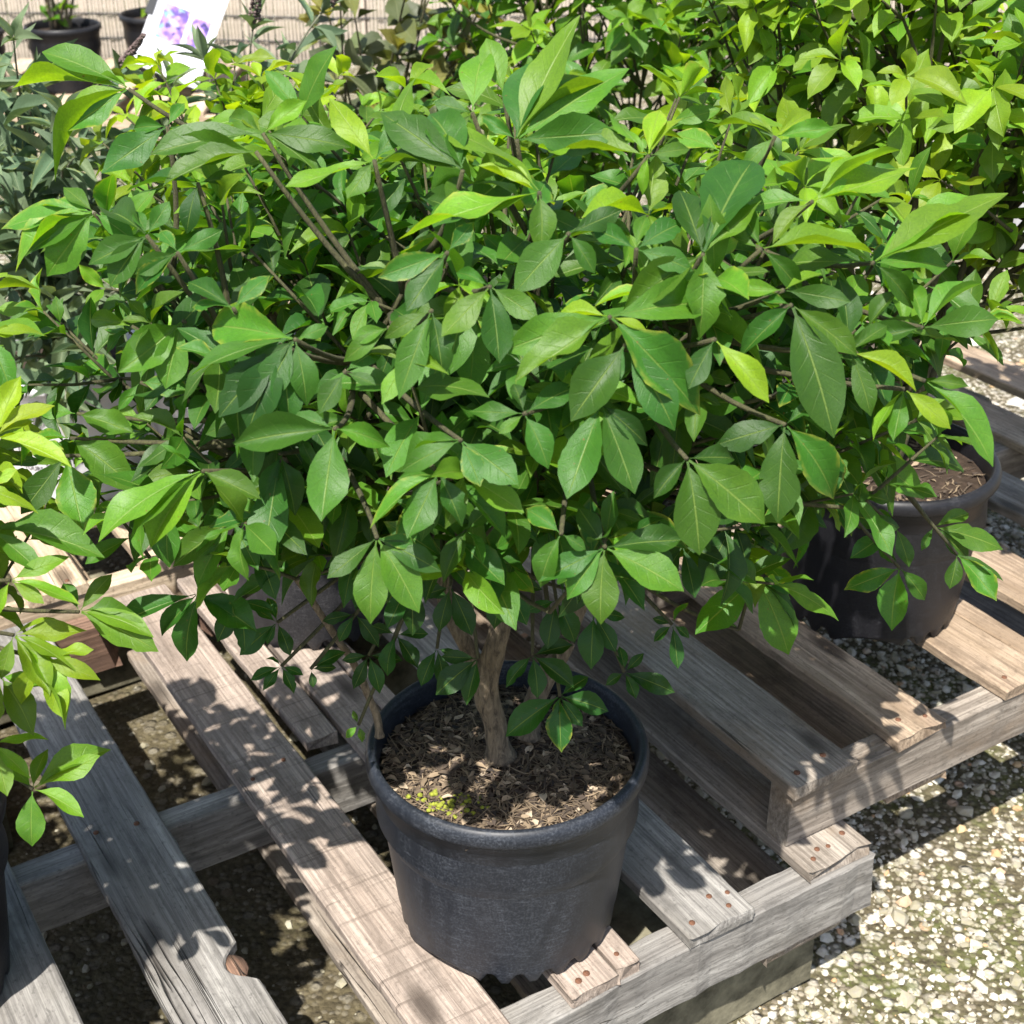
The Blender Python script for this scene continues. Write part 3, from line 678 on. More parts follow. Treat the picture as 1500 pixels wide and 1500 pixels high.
def mulch(soil, sz, rr, n, seed):
    """bark chips, needles and curled dead leaves on the potting soil"""
    g = np.random.default_rng(seed); rs = random.Random(seed)
    V = []; F = []; A = []
    for i in range(n):
        q = math.sqrt(rs.random()) * rr * .97; a = rs.uniform(0, 6.28); c = Vector((q * math.cos(a), q * math.sin(a), sz + .008 * (1 - q / rr) + rs.uniform(.000, .005)))
        t = rs.random(); az = rs.uniform(0, 6.28); d = Vector((math.cos(az), math.sin(az), rs.uniform(-.25, .3))); s_ = d.cross(UP).normalized(); nz = s_.cross(d)
        if t < .6: L, W, cv, col = rs.uniform(.012, .034), rs.uniform(.0006, .0011), 0, rs.uniform(.25, .75)
        elif t < .88: L, W, cv, col = rs.uniform(.004, .010), rs.uniform(.0010, .003), rs.uniform(-.001, .001), rs.uniform(.0, .55)
        else: L, W, cv, col = rs.uniform(.008, .016), rs.uniform(.002, .0045), rs.uniform(-.002, .003), rs.uniform(.3, 1.)
        b = len(V)
        for k in range(4):
            f = k / 3 - .5; ww = W * (1 - (2 * f) ** 2 * .75)
            bend = s_ * (rs.uniform(-.0015, .0015)) + nz * cv * (1 - 4 * f * f)
            for sg in (-1, 0, 1): V.append(c + d * L * f + s_ * ww * sg + bend + nz * (cv * .6 * abs(sg) + .0004))
        for k in range(3):
            for m_ in range(2): F.append((b + k * 3 + m_, b + k * 3 + m_ + 1, b + k * 3 + m_ + 4, b + k * 3 + m_ + 3))
        A += [col] * 12
    me = np_mesh('mulch', np.array([tuple(v) for v in V]), np.array(F), {'rnd': np.array(A)}); o = link('mulch', me, soil, M['mulch']); o['kind'] = 'stuff'
m, t, p = newmat('bark_mulch'); rn_ = nd(t, 'Attribute', attribute_name='rnd').outputs['Fac']
t.links.new(ramp(t, rn_, [(.0, (.012, .009, .008)), (.3, (.045, .032, .024)), (.55, (.11, .08, .05)), (.8, (.23, .17, .11)), (1., (.36, .29, .21))]), p.inputs['Base Color']); p.inputs['Roughness'].default_value = .9
M['mulch'] = m

# ------------------------------------------------------------------ the large shrub in front
POT = Vector((-.005, 1.197, ZD + .0012))
main = empty('potted_shrub', POT)
tag(main, 'large dark green shrub in a scuffed blue-black pot on the grey pallet', 'potted shrub')
pb, soil, sz, rr = make_pot(main, .150, .235, .1205, M['pot'], rz=-.25)
mulch(soil, sz, rr, 4200, 3)
# moss cushion on the soil, below the trunk
M['moss'] = simple('bright_moss', (.20, .22, .03), .9, .2, 300, .4, .001)
gm = np.random.default_rng(2); nm = 90; MP = np.stack([gm.normal(-.060, .017, nm), gm.normal(-.068, .012, nm), sz + gm.uniform(.003, .008, nm)], 1)
mo = link('moss', np_mesh('moss', (ICO_V[None] * gm.uniform(.0018, .004, nm)[:, None, None] * np.array([1, 1, .7]) + MP[:, None, :]).reshape(-1, 3), (ICO_F[None] + (np.arange(nm) * 12)[:, None, None]).reshape(-1, 3)), soil, M['moss']); mo['kind'] = 'stuff'
HAND = [
 # (node x, node y, world y or None for the crown surface, [(tip x, tip y, width ratio, age)])
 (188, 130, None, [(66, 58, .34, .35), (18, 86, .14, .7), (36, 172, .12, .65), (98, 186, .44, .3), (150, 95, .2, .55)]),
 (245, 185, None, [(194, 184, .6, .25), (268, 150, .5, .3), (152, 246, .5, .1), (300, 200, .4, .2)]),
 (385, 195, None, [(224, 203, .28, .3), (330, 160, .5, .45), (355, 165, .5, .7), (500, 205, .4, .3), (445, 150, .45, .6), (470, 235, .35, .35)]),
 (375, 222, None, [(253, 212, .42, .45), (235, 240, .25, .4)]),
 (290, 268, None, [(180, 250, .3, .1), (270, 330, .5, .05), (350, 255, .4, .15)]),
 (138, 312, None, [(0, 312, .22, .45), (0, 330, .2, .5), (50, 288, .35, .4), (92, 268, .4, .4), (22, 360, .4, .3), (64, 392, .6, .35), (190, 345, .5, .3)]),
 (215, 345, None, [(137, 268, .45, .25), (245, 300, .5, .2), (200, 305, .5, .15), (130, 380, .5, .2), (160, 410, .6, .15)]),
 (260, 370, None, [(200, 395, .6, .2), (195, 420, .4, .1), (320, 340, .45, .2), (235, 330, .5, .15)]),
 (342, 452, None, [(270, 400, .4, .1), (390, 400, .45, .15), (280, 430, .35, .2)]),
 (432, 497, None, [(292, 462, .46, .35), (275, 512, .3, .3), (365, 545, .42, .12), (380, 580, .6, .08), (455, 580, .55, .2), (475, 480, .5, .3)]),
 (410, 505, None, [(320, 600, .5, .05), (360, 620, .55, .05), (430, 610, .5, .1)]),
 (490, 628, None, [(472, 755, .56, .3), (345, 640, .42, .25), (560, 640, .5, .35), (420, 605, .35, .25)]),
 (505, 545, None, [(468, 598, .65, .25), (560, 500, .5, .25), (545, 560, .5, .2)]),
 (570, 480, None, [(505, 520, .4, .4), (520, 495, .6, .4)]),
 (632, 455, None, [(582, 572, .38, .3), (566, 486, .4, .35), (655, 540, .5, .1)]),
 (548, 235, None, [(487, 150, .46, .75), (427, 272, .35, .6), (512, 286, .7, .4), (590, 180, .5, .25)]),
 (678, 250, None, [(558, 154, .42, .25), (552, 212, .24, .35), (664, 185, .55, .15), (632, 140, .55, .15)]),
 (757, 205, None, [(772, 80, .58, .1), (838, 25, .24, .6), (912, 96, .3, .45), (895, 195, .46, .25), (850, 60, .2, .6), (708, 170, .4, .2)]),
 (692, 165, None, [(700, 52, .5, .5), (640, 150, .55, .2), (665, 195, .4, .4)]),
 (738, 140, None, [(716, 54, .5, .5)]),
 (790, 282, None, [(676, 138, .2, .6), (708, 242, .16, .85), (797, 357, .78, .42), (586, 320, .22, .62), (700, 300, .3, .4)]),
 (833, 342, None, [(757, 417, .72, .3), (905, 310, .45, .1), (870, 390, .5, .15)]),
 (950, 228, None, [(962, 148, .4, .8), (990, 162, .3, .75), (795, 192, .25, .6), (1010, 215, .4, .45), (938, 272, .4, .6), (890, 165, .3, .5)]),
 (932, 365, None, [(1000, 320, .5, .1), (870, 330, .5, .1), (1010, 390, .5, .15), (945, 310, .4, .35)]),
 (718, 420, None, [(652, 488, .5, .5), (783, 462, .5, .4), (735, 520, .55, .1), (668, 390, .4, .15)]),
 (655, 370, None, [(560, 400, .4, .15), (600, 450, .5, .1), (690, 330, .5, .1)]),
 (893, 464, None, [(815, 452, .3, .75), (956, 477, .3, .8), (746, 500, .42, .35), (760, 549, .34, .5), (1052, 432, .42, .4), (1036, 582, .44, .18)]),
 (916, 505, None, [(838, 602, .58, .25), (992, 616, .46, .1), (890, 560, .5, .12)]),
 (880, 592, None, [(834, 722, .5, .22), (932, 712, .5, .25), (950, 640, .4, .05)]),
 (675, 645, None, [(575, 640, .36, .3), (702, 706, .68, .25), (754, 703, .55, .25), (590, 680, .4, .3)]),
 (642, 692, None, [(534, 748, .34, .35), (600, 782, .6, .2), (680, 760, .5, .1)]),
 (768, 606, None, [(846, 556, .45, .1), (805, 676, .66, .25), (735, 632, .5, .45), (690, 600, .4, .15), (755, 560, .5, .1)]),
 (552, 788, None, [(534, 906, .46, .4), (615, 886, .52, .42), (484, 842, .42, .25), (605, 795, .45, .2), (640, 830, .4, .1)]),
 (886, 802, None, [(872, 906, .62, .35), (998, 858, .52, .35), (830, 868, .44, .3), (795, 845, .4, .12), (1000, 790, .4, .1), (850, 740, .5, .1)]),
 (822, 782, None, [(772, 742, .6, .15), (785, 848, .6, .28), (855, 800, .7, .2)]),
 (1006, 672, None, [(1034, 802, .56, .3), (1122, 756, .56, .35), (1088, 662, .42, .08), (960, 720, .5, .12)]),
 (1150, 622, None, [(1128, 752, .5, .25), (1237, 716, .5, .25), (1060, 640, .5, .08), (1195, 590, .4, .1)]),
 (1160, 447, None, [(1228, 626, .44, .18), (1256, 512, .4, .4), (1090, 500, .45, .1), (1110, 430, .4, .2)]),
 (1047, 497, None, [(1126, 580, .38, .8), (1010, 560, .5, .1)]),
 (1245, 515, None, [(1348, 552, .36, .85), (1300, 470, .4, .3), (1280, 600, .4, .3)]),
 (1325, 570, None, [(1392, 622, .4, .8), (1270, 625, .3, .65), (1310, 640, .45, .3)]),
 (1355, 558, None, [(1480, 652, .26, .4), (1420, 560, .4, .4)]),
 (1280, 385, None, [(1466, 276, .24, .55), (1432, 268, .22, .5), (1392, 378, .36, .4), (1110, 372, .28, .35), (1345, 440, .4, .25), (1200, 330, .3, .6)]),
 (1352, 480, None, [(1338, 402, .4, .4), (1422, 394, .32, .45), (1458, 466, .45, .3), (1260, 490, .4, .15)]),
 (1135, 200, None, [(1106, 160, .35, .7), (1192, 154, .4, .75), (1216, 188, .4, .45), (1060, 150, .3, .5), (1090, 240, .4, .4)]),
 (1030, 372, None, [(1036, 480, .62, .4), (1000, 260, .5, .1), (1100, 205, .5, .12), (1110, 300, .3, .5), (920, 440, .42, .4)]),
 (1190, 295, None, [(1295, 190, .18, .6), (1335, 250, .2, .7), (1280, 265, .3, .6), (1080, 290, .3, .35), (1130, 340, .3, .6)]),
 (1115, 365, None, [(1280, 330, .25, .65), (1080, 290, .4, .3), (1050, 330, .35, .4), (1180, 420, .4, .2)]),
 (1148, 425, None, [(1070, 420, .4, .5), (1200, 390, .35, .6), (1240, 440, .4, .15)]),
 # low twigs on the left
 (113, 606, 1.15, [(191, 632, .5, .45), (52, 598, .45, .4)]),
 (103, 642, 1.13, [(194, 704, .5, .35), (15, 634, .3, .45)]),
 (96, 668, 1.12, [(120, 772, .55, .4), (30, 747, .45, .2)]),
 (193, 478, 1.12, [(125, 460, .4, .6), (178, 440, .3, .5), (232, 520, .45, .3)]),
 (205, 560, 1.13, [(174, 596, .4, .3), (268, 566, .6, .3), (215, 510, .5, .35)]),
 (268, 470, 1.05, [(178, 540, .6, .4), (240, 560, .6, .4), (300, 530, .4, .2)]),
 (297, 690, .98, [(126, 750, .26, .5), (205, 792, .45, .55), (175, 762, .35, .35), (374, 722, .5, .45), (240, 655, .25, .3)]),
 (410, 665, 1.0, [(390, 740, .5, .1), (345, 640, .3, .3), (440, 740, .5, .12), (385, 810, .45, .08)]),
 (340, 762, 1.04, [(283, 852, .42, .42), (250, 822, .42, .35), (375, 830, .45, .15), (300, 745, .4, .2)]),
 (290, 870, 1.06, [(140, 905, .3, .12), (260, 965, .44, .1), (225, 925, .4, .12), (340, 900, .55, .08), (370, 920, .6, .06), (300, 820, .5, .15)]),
 (372, 800, 1.06, [(405, 870, .5, .06), (330, 830, .45, .1), (420, 800, .5, .08)]),
 (406, 912, 1.10, [(352, 955, .45, .0), (390, 940, .4, .0), (425, 955, .5, .0), (375, 890, .4, .05), (395, 875, .45, .0)]),
 (412, 976, 1.12, [(368, 992, .4, .0), (386, 1008, .45, .0), (432, 1010, .5, .05), (440, 985, .5, .0), (395, 960, .3, .0)]),
 (455, 980, 1.12, [(460, 1003, .6, .0), (490, 975, .5, .0), (500, 950, .45, .0)]),
 (520, 900, 1.13, [(495, 935, .5, .0), (555, 940, .5, .0), (475, 905, .45, .05), (550, 880, .45, .0), (530, 850, .5, .05)]),
 (580, 930, 1.14, [(560, 985, .5, .0), (610, 975, .5, .0), (625, 925, .45, .0), (545, 915, .4, .05)]),
 (700, 965, 1.13, [(638, 1010, .55, .05), (680, 1028, .5, .0), (650, 960, .45, .0)]),
 (820, 1020, 1.10, [(742, 1070, .5, .05), (812, 1050, .45, .05), (818, 1098, .55, .0), (888, 1035, .5, .05), (850, 1060, .5, .05), (860, 990, .5, .0)]),
 (780, 960, 1.11, [(790, 1018, .55, .05), (835, 945, .45, .0), (840, 1000, .5, .0), (740, 1000, .4, .0)]),
 (870, 900, 1.08, [(862, 975, .6, .0), (900, 950, .5, .0), (920, 900, .4, .0)]),
 (915, 985, 1.12, [(890, 1000, .55, .0), (930, 1020, .6, .0), (950, 1000, .5, .0), (985, 1010, .45, .0), (910, 950, .5, .0), (940, 960, .45, .0)]),
 (985, 915, 1.10, [(995, 975, .45, .0), (1010, 930, .5, .02), (960, 935, .5, .0), (960, 905, .5, .0), (1000, 880, .3, .2)]),
 (740, 850, 1.06, [(720, 915, .55, .0), (770, 910, .5, .0), (690, 860, .45, .0), (790, 860, .4, .05)]),
 (660, 860, 1.06, [(640, 920, .5, .0), (690, 925, .5, .0), (620, 870, .5, .0)]),
 (600, 850, 1.08, [(570, 915, .5, .0), (610, 925, .55, .0), (650, 870, .45, .02), (560, 860, .45, .02)]),
 (540, 960, 1.14, [(520, 1005, .5, .0), (560, 1010, .5, .0), (585, 965, .45, .0), (505, 965, .45, .0)]),
 (350, 880, 1.08, [(318, 935, .5, .02), (362, 950, .5, .0), (395, 890, .45, .05), (310, 880, .4, .1)]),
 (640, 950, 1.15, [(615, 1000, .5, .0), (655, 1005, .5, .0), (670, 960, .45, .0)]),
 (525, 1062, 1.12, [(508, 1078, .6, .4), (532, 1084, .6, .4), (518, 1044, .5, .35)]),
 (815, 880, 1.1, [(800, 945, .5, .0), (845, 935, .55, .0), (775, 890, .45, .0), (860, 880, .45, .0)]),
 # low twigs on the right
 (1108, 846, 1.12, [(1024, 924, .5, .3), (1163, 952, .52, .42), (1050, 852, .42, .08), (1166, 862, .5, .15), (1175, 905, .3, .12)]),
 (1075, 765, 1.12, [(1030, 850, .5, .05), (1095, 820, .5, .05), (1150, 800, .4, .08)]),
 (1318, 832, 1.28, [(1242, 862, .44, .15), (1302, 916, .56, .28), (1362, 874, .5, .2), (1290, 800, .4, .1)]),
 (1312, 772, 1.30, [(1250, 815, .45, .12), (1335, 826, .5, .2), (1285, 745, .45, .15), (1240, 750, .5, .08)]),
 (1368, 772, 1.30, [(1422, 746, .42, .35), (1476, 797, .4, .35), (1428, 815, .45, .25), (1350, 800, .4, .15)]),
 (1402, 812, 1.28, [(1457, 876, .5, .3), (1472, 842, .35, .2), (1396, 858, .62, .2)]),
 (1255, 655, 1.2, [(1230, 735, .5, .2), (1300, 690, .4, .25), (1362, 722, .42, .45), (1320, 735, .3, .3)]),
 (1000, 800, 1.08, [(1020, 870, .5, .05), (960, 860, .5, .05), (1060, 820, .45, .05)]),
]
def keep_open(p):          # the open space below the crown, around the trunk
    q = p - EYE; d = q.y * cP - q.z * sP; x = 750 + FPX * q.x / d; y = 750 - FPX * (q.y * sP + q.z * cP) / d
    return p.z < .645 or (y > 895 and p.y < 1.32)
tb0 = POT + Vector((0, 0, sz))
tr1 = [at_y(x, y, Y) for x, y, Y in ((733, 1108, 1.195), (725, 1060, 1.195), (712, 1010, 1.19), (722, 960, 1.19), (737, 900, 1.19), (742, 830, 1.195), (750, 740, 1.2))]
tr2 = [at_y(x, y, Y) for x, y, Y in ((712, 1010, 1.19), (690, 960, 1.2), (655, 890, 1.21), (640, 820, 1.22), (610, 740, 1.22))]
tr3 = [at_y(x, y, Y) for x, y, Y in ((770, 1080, 1.23), (790, 1010, 1.25), (825, 950, 1.26), (850, 880, 1.27), (880, 800, 1.28))]
tr4 = [at_y(x, y, Y) for x, y, Y in ((556, 1078, 1.195), (552, 1050, 1.195), (540, 1020, 1.19), (520, 975, 1.17), (490, 930, 1.15), (450, 870, 1.12), (400, 800, 1.09), (330, 720, 1.04))]
CR = Vector((.0, 1.215, .925)); RD = (.475, .325, .265)
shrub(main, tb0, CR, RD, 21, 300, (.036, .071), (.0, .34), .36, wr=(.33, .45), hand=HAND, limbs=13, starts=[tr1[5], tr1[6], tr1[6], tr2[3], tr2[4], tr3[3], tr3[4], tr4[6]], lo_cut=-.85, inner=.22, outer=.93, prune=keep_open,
      trunks=[(tr1, [.0135, .0120, .0125, .0112, .0108, .0102, .009]), (tr2, [.010, .009, .008, .0075, .007]), (tr3, [.013, .012, .010, .009, .008]), (tr4, [.0044, .0042, .0040, .0037, .0034, .003, .0027, .0022])])

# ------------------------------------------------------------------ shrub at the left edge
LPOT = Vector((-.655, 1.075, ZD + .0012))
left = empty('potted_shrub', LPOT)
tag(left, 'bright yellow-green shrub leaning over the grey pallet beside the larger dark shrub', 'potted shrub')
pb, soil, sz, rr = make_pot(left, .150, .235, .1205, M['pot_black'], rz=1.)
LH = [
 (-8, 640, .98, [(28, 555, .4, .9), (62, 580, .3, .95), (96, 660, .34, .92), (40, 610, .35, .85)]),
 (-40, 715, .97, [(46, 726, .35, .75), (20, 690, .3, .8)]),
 (-15, 775, 1.0, [(136, 777, .34, .35), (55, 830, .4, .35), (60, 770, .3, .35)]),
 (116, 896, 1.0, [(222, 942, .46, .5), (160, 842, .4, .5), (200, 880, .35, .45), (95, 850, .45, .3), (218, 905, .3, .55)]),
 (20, 930, .97, [(120, 925, .35, .8), (70, 1012, .45, .7), (110, 960, .35, .7), (0, 990, .45, .6), (75, 900, .3, .75), (120, 1030, .35, .7)]),
 (0, 990, .97, [(50, 1065, .5, .5), (-20, 1060, .5, .55), (60, 1000, .4, .5)]),
 (48, 1156, .95, [(146, 1080, .34, .5), (140, 1110, .34, .55), (120, 1178, .36, .6), (40, 1238, .74, .45), (10, 1110, .5, .5), (60, 1100, .4, .5)]),
 (15, 850, .97, [(95, 815, .35, .6), (60, 880, .4, .7), (-10, 900, .45, .7), (110, 870, .35, .65)]),
 (60, 965, .96, [(135, 985, .38, .8), (95, 1045, .42, .75), (20, 1030, .45, .75), (130, 945, .3, .85)]),
 (-10, 1090, .95, [(40, 1130, .4, .6), (10, 1160, .45, .6), (60, 1070, .35, .65)]),
 (-20, 490, 1.05, [(28, 482, .45, .75), (20, 570, .4, .3), (60, 470, .3, .8)]),
]
shrub(left, LPOT + Vector((0, 0, sz)), Vector((-.62, .98, .84)), (.34, .36, .28), 8, 110, (.04, .07), (.35, .75), .3, hand=LH, limbs=8, lo_cut=-.6, inner=.3, outer=.9, prune=lambda p: p.x > -.40 - .1 * (p.y < .8) or p.z < .58)

# ------------------------------------------------------------------ shrub behind it in the dusty pot
BPOT = Vector((-.300, 1.82, ZD + .0012))
back = empty('potted_shrub', BPOT)
tag(back, 'yellow-green shrub in a dusty dark pot just behind the large dark shrub', 'potted shrub')
pb, soil, sz, rr = make_pot(back, .150, .235, .1205, M['pot_dusty'], rz=2.)
shrub(back, BPOT + Vector((0, 0, sz)), Vector((-.34, 1.82, .86)), (.25, .26, .23), 33, 80, (.035, .062), (.3, .62), .3, limbs=9, lo_cut=-.5, inner=.3)

# ------------------------------------------------------------------ shrub in the black pot on the upper pallet
RPOT = Vector((.497, 1.685, ZU + .0012))
right = empty('potted_shrub', RPOT)
tag(right, 'tall bright green shrub in a black pot on the tan pallet', 'potted shrub')
pb, soil, sz, rr = make_pot(right, .146, .235, .118, M['pot_black'], rz=.2)
mulch(soil, sz, rr, 350, 9)
shrub(right, RPOT + Vector((0, 0, sz)), Vector((.62, 1.80, 1.02)), (.53, .37, .37), 51, 250, (.045, .072), (.35, .75), .25, limbs=14, lo_cut=-.8, inner=.35, up_bias=.5, prune=lambda p: p.z < .66 or (p.z < .8 and p.y < 1.62))

# ------------------------------------------------------------------ shrub farther back in the middle
CPOT = Vector((.20, 2.62, 0))
cback = empty('potted_shrub', CPOT)
tag(cback, 'green shrub with a dark shaded heart standing on the ground behind the pallets', 'potted shrub')
pb, soil, sz, rr = make_pot(cback, .150, .235, .1205, M['pot_black'], rz=.2)
shrub(cback, CPOT + Vector((0, 0, sz)), Vector((.22, 2.60, .86)), (.48, .36, .42), 77, 170, (.05, .075), (.25, .6), .25, limbs=12, lo_cut=-.8, inner=.45)

# ------------------------------------------------------------------ stemmy plants
def stem_plant(root, base, tips, kind, mat, seed, leafL, wr, ages, step=.035, stem='stem_grey', r0=.0035, spikes=(), droop=.25, arch=.12, limit=300, spread=1.1, firstleaf=.25):
    g = random.Random(seed); lv = Leaves(kind, M[mat], seed); rp0 = root.location
    for i, tip in enumerate(tips):
        b = base + Vector((g.uniform(-.04, .04), g.uniform(-.04, .04), 0)); mid = Vector((b.x * .6 + tip.x * .4, b.y * .6 + tip.y * .4, b.z * .35 + tip.z * .65 + arch * .3)) + rvec(g, .02)
        n = max(8, int((tip - b).length / .03)); pts = bez(b, mid, tip, n); tb = Tubes(); tb.add([p - rp0 for p in pts], [r0 * (1 - .6 * k / (n - 1)) for k in range(n)], 6)
        tb.build('stem', M[stem], root); ln = 0; nxt = 0; ph = g.uniform(0, 6.28)
        tot = sum((pts[k + 1] - pts[k]).length for k in range(n - 1))
        for k in range(n - 1):
            seg = pts[k + 1] - pts[k]; ln += seg.length
            if ln > tot * firstleaf and ln >= nxt:
                nxt = ln + step * g.uniform(.8, 1.2); ph += math.pi / 2; sd = seg.normalized(); s1 = sd.orthogonal().normalized(); s2 = sd.cross(s1)
                for m_ in (0, 1):
                    side = s1 * math.cos(ph + m_ * math.pi) + s2 * math.sin(ph + m_ * math.pi); op = g.uniform(.6, 1.2) * spread
                    ax = sd * math.cos(op) + side * math.sin(op) - UP * droop * g.uniform(.2, 1.3); L = g.uniform(*leafL) * (.55 + .45 * min(1, (tot - ln) / .12))
                    lv.add(pts[k + 1], ax, UP * .8 + sd * .3 + rvec(g, .25), L, L * g.uniform(*wr), g.uniform(*ages))
        sd = (pts[-1] - pts[-2]).normalized(); s1 = sd.orthogonal().normalized(); s2 = sd.cross(s1)
        for m_ in range(4):
            q = s1 * math.cos(m_ * 1.57 + ph) + s2 * math.sin(m_ * 1.57 + ph); L = g.uniform(*leafL) * .6
            lv.add(pts[-1], sd * .8 + q * .5, UP * .4 + q * -.6 + rvec(g, .1), L, L * g.uniform(*wr), ages[1])
        if i in spikes:
            V = []; F = []; K = 20; sp = Tubes(); 
            sp.add([pts[-1] - rp0, pts[-1] + sd * .10 - rp0], [.0018, .001], 5)
            P = []; rr_ = []
            for k in range(170):
                f = g.random() ** .8; a = g.uniform(0, 6.28); rad_ = .0085 * (1 - f * .8)
                P.append(pts[-1] - rp0 + sd * (.02 + .085 * f) + (s1 * math.cos(a) + s2 * math.sin(a)) * rad_); rr_.append(.0026 * (1 - .4 * f))
            nb = len(P); gg = np.random.default_rng(i); VV = ICO_V[None] * np.array(rr_)[:, None, None] + np.array([tuple(p) for p in P])[:, None, :]
            FF = (ICO_F[None] + (np.arange(nb) * 12)[:, None, None]).reshape(-1, 3)
            spo = link('flower_spike', np_mesh('flower_spike', VV.reshape(-1, 3), FF), root, M['bud']); sp.build('spike_stalk', M[stem], spo)
    lv.build(root, limit)
M['bud'] = simple('purple_brown_buds', (.10, .07, .065), .8, .3, 90, .5)

# white pots with grey-leaved butterfly bushes
def print_on_pot(root, body, r, h, rb, texts):
    for (txt, size, ang, z, bold) in texts:
        cu = bpy.data.curves.new('lettering', 'FONT'); cu.body = txt; cu.size = size; cu.align_x = 'CENTER'; cu.align_y = 'CENTER'; cu.offset = bold
        ob = bpy.data.objects.new('tmp', cu); COL.objects.link(ob); dg = bpy.context.evaluated_depsgraph_get(); me = bpy.data.meshes.new_from_object(ob.evaluated_get(dg)); bpy.data.objects.remove(ob)
        for v in me.vertices:
            zz = z + v.co.y; rw = rb + .003 + (r - .0095 - rb - .003) * (zz - .038) / (h * .86 - .038) + .0008; a = ang + v.co.x / rw
            v.co = (rw * math.cos(a), rw * math.sin(a), zz)
        me.name = 'lettering'; me.materials.clear(); me.materials.append(M['ink']); link('lettering', me, body)
def ring_on_pot(body, r, h, rb, ang, z, rad_, wdt):
    V = []; F = []; n = 48
    for i in range(n):
        a = 2 * math.pi * i / n
        for q in (rad_ - wdt, rad_):
            x, zz = q * math.cos(a), z + q * math.sin(a); rw = rb + .003 + (r - .0095 - rb - .003) * (zz - .038) / (h * .86 - .038) + .0008
            V.append((rw * math.cos(ang + x / rw), rw * math.sin(ang + x / rw), zz))
    for i in range(n): F.append((2 * i, 2 * i + 1, (2 * i + 3) % (2 * n), (2 * i + 2) % (2 * n)))
    link('emblem_ring', mesh('emblem_ring', V, F), body, M['ink'])
def white_pot(root, face, texts, ring):
    body, soil, sz, rr = make_pot(root, .148, .24, .115, M['white_plastic'], False)
    for (ang, z, rad_, wd) in ring: ring_on_pot(body, .148, .24, .115, face + ang, z, rad_, wd)
    print_on_pot(root, body, .148, .24, .115, [(t_, s_, face + a_, z_, b_) for (t_, s_, a_, z_, b_) in texts])
    return sz
W1 = Vector((-.765, 2.25, ZD + .0012)); w1 = empty('potted_butterfly_bush', W1)
tag(w1, 'grey-leaved butterfly bush with dark flower spikes in a printed white pot on the pine pallet', 'potted plant')
f1 = math.atan2(-W1.y, -W1.x) + .18
sz = white_pot(w1, f1, [('PROVEN', .026, -.16, .118, .0002), ('WINNERS', .024, -.16, .092, .0002), ('DW', .05, -.16, .178, .0008), ('YOURS', .012, -.85, .075, .0001), ('YOURS', .016, -.85, .11, .0003)], [(-.16, .106, .062, .0016), (-.16, .106, .057, .0008)])
g = random.Random(4)
tips1 = [at_y(x, y, Y) for x, y, Y in ((20, 60, 1.95), (60, 190, 2.0), (110, 230, 1.9), (170, 110, 2.05), (230, 200, 2.1), (30, 330, 1.85), (140, 330, 1.95), (250, 300, 2.0), (-40, 240, 1.95), (190, 420, 1.9), (80, 440, 1.8), (-30, 420, 1.85), (120, 510, 1.78), (40, 140, 2.1), (-30, 100, 2.0))]
gt = random.Random(44); tips1 += [at_y(gt.uniform(-60, 190), gt.uniform(120, 600), gt.uniform(1.75, 2.15)) for _ in range(14)]
stem_plant(w1, W1 + Vector((0, 0, sz)), tips1, 'lance', 'grey_leaf', 12, (.075, .12), (.17, .25), (.1, .7), .036, 'stem_grey', .0032, (3, 6), .3)
W2 = Vector((-.50, 2.28, ZD + .0012)); w2 = empty('potted_butterfly_bush', W2)
tag(w2, 'grey-leaved butterfly bush in the white pot nearer the dusty dark pot', 'potted plant')
f2 = math.atan2(-W2.y, -W2.x) - .2
sz = white_pot(w2, f2, [('PROVEN', .026, -.25, .135, .0002), ('WINNERS', .024, -.25, .109, .0002), ('P', .05, .45, .18, .0008)], [(-.25, .123, .058, .0016)])
tips2 = [at_y(x, y, Y) for x, y, Y in ((250, 130, 2.1), (370, 45, 2.15), (330, 160, 2.1), (420, 100, 2.25), (470, 20, 2.2), (290, 240, 2.0), (210, 330, 1.95), (380, 280, 2.1), (250, 430, 1.9), (430, 200, 2.2), (300, 90, 2.3))]
stem_plant(w2, W2 + Vector((0, 0, sz)), tips2, 'lance', 'grey_leaf', 14, (.075, .12), (.17, .25), (.1, .7), .04, 'stem_grey', .0032, (1, 4), .3)

# broad olive leaved shrub in front of the reed fence
OP = Vector((-.30, 3.05, 0)); ol = empty('potted_shrub', OP)
tag(ol, 'shrub with broad dull olive leaves in front of the reed fence', 'potted shrub')
pb, soil, sz, rr = make_pot(ol, .150, .235, .1205, M['pot_black'])
g = random.Random(9)
tips3 = [at_y(g.uniform(430, 760), g.uniform(-60, 300), g.uniform(2.75, 3.3)) for _ in range(26)]
stem_plant(ol, OP + Vector((0, 0, sz)), tips3, 'broad', 'olive_leaf', 15, (.075, .12), (.48, .62), (.1, .9), .07, 'twig', .004, (), .5, firstleaf=.45)

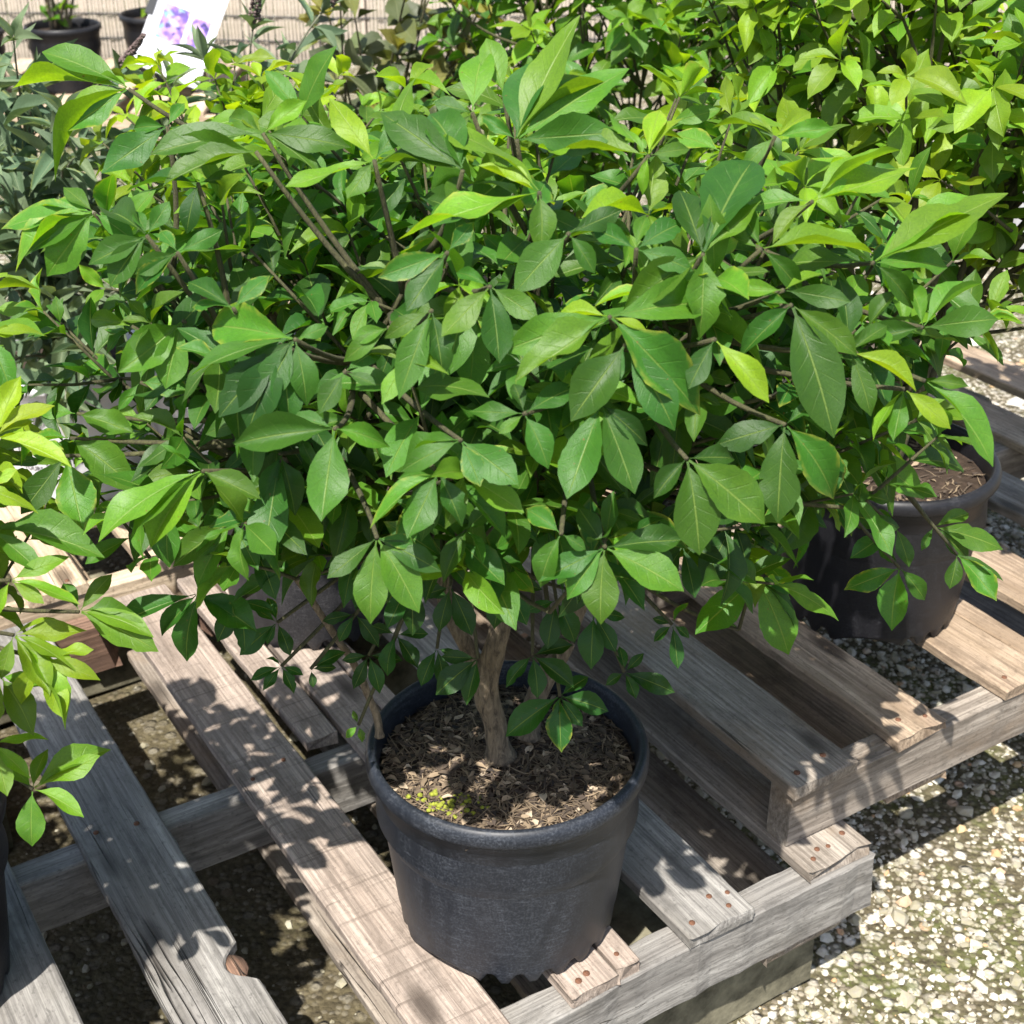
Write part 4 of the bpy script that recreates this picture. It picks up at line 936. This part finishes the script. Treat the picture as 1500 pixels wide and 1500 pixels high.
# ------------------------------------------------------------------ far corner: dark pots, sign, reed fence
def far_pot(x, y, Y, r, label, nst, seed):
    b = at_z(x, y, .1445) if Y is None else Y
    o = empty('potted_shrub', b); tag(o, label, 'potted shrub'); k = r / .15
    pb, soil, sz, rr = make_pot(o, r, r * 1.65, r * .8, M['pot_black'], False)
    g = random.Random(seed); tips = [b + Vector((g.uniform(-.28, .28), g.uniform(-.2, .2), g.uniform(.4, .75))) for _ in range(nst)]
    stem_plant(o, b + Vector((0, 0, sz)), tips, 'euo', 'leaf', seed, (.06, .09), (.5, .6), (.3, .7), .11, 'bark', .008, (), .3, firstleaf=.1)
far_pot(0, 0, Vector((-1.78, 5.86, .1445)), .15, 'thin stemmed shrub in a tall dark pot on the bleached far pallet', 7, 5)
far_pot(0, 0, Vector((-1.43, 6.02, .1445)), .16, 'mossy shrub in a wide dark pot on the bleached far pallet behind the sign', 6, 6)
far_pot(0, 0, Vector((-2.13, 5.75, .1445)), .15, 'sparse leafy shrub in a dark pot at the end of the bleached far pallet', 8, 7)

def sign_print():
    m, t, p = newmat('printed_sign'); tc = nd(t, 'TexCoord'); sx = nd(t, 'SeparateXYZ'); t.links.new(tc.outputs['Object'], sx.inputs[0]); X, Z = sx.outputs[0], sx.outputs[2]
    def inside(v, a, b): return math_(t, 'MULTIPLY', math_(t, 'GREATER_THAN', v, a), math_(t, 'LESS_THAN', v, b))
    rows = math_(t, 'GREATER_THAN', math_(t, 'SINE', math_(t, 'MULTIPLY', Z, 330)), .15)
    mp = nd(t, 'Mapping'); mp.inputs['Scale'].default_value = (70, 1, 52); t.links.new(tc.outputs['Object'], mp.inputs[0]); wd = noise_(t, mp.outputs[0], 1, 2)
    txt = math_(t, 'MULTIPLY', rows, ramp(t, wd, [(.42, 0), (.47, 1)]))
    area = math_(t, 'MAXIMUM', math_(t, 'MULTIPLY', inside(X, -.11, .0), inside(Z, .045, .12)), math_(t, 'MULTIPLY', inside(X, -.08, .10), inside(Z, .285, .37)))
    c = mixc(t, math_(t, 'MULTIPLY', txt, math_(t, 'MULTIPLY', area, .55)), (.60, .61, .65), (.20, .21, .25))
    t.links.new(c, p.inputs['Base Color']); p.inputs['Roughness'].default_value = .35; return m
M['sign'] = sign_print()
def flower_print():
    m, t, p = newmat('purple_flower_print'); tc = nd(t, 'TexCoord'); v = nd(t, 'TexVoronoi'); setin(v, Scale=55); t.links.new(tc.outputs['Object'], v.inputs['Vector'])
    sc = nd(t, 'SeparateColor'); t.links.new(v.outputs['Color'], sc.inputs[0])
    c = ramp(t, sc.outputs[0], [(.0, (.03, .02, .10)), (.3, (.16, .09, .38)), (.6, (.30, .19, .52)), (.85, (.45, .30, .56)), (1., (.12, .28, .30))])
    t.links.new(c, p.inputs['Base Color']); p.inputs['Roughness'].default_value = .35; return m
M['flower_print'] = flower_print()
sg = empty('printed_sign', Vector((-1.37, 5.74, .215))); tag(sg, 'tilted white sign card with two purple flower pictures and grey print', 'sign')
sg.rotation_euler = (R(-24), R(24), R(4))
def slab(x0, x1, y0, y1, z0, z1): return [(x0, y0, z0), (x1, y0, z0), (x1, y0, z1), (x0, y0, z1), (x0, y1, z0), (x1, y1, z0), (x1, y1, z1), (x0, y1, z1)]
BOXF = [(0, 1, 2, 3), (5, 4, 7, 6), (1, 5, 6, 2), (4, 0, 3, 7), (3, 2, 6, 7), (4, 5, 1, 0)]
link('card', mesh('card', slab(-.132, .132, -.004, .004, 0, .46), BOXF, False), sg, M['sign'])
for (x0, x1, z0, z1) in ((-.085, .013, .13, .27), (.03, .100, .135, .262)): link('picture', mesh('picture', slab(x0, x1, -.0062, -.0042, z0, z1), BOXF, False), sg, M['flower_print'])
link('clip', mesh('clip', slab(-.150, -.118, -.007, .007, .20, .27), BOXF, False), sg, M['darkplastic'])
tb = Tubes(); tb.add([Vector((0, .004, .30)), Vector((.12, .20, .0))], .007, 6); tb.build('prop_leg', M['darkplastic'], sg)

def reed_fence():
    root = empty('reed_fence', Vector((.2, 7.0, 0))); tag(root, 'pale reed fence tied with dark wire behind the olive-leaved shrub', 'fence')
    g = np.random.default_rng(8); n = 300; k = 5; xs = np.linspace(-2.6, 2.6, n)
    V = []; 
    m_ = simple('pale_reed', (.40, .345, .285), .8, .2, 30, .3); M['reed'] = m_
    V, F = [], []
    a = np.linspace(0, 2 * np.pi, k, endpoint=False)
    for i, x in enumerate(xs):
        o = None
        me = reed_fence.__dict__.get('me%d' % (i % 4))
        if me is None:
            rr_ = [.0072, .0065, .0078, .007][i % 4]; vv = [(rr_ * math.cos(q), rr_ * math.sin(q), z) for z in (0, 1.5) for q in a]; ff = [(j, (j + 1) % k, k + (j + 1) % k, k + j) for j in range(k)] + [tuple(k + j for j in range(k))]
            me = mesh('reed', vv, ff); me.materials.append(m_); reed_fence.__dict__['me%d' % (i % 4)] = me
        o = link('reed', me, root); o.location = (x + float(g.normal(0, .002)), float(g.normal(0, .003)), 0); o.rotation_euler = (0, float(g.normal(0, .003)), 0); o.scale = (1, 1, float(g.uniform(.97, 1.02)))
    for z in np.arange(.12, 1.45, .11):
        tb = Tubes(); tb.add([Vector((x, -.0105 + .003 * math.sin(i * 1.57), z + .012 * math.sin(x * 2))) for i, x in enumerate(np.linspace(-2.62, 2.62, 160))], .0035, 5); tb.build('tie_wire', M['darkplastic'], root)
    for x in (-2.5, -.9, .8, 2.5):
        tb = Tubes(); tb.add([Vector((x, .03, 0)), Vector((x, .03, 1.55))], .02, 8); tb.build('post', M['bark'], root)
reed_fence()
# white pots far away on the right
for i, (x, y, lab) in enumerate(((1.62, 4.2, 'far white pot of small plants standing on the ground beyond the tall bright shrub'), (1.95, 4.5, 'far white pot beside another one, half hidden by the tall bright shrub'))):
    o = empty('potted_plant', Vector((x, y, 0))); tag(o, lab, 'potted plant'); b_, s_, sz, rr = make_pot(o, .14, .24, .11, M['white_plastic'], False)
    g = random.Random(i); stem_plant(o, Vector((x, y, sz)), [Vector((x + g.uniform(-.15, .15), y + g.uniform(-.15, .15), sz + g.uniform(.12, .3))) for _ in range(9)], 'euo', 'leaf', 40 + i, (.05, .08), (.4, .5), (.2, .6), .05, 'stem_green', .003)
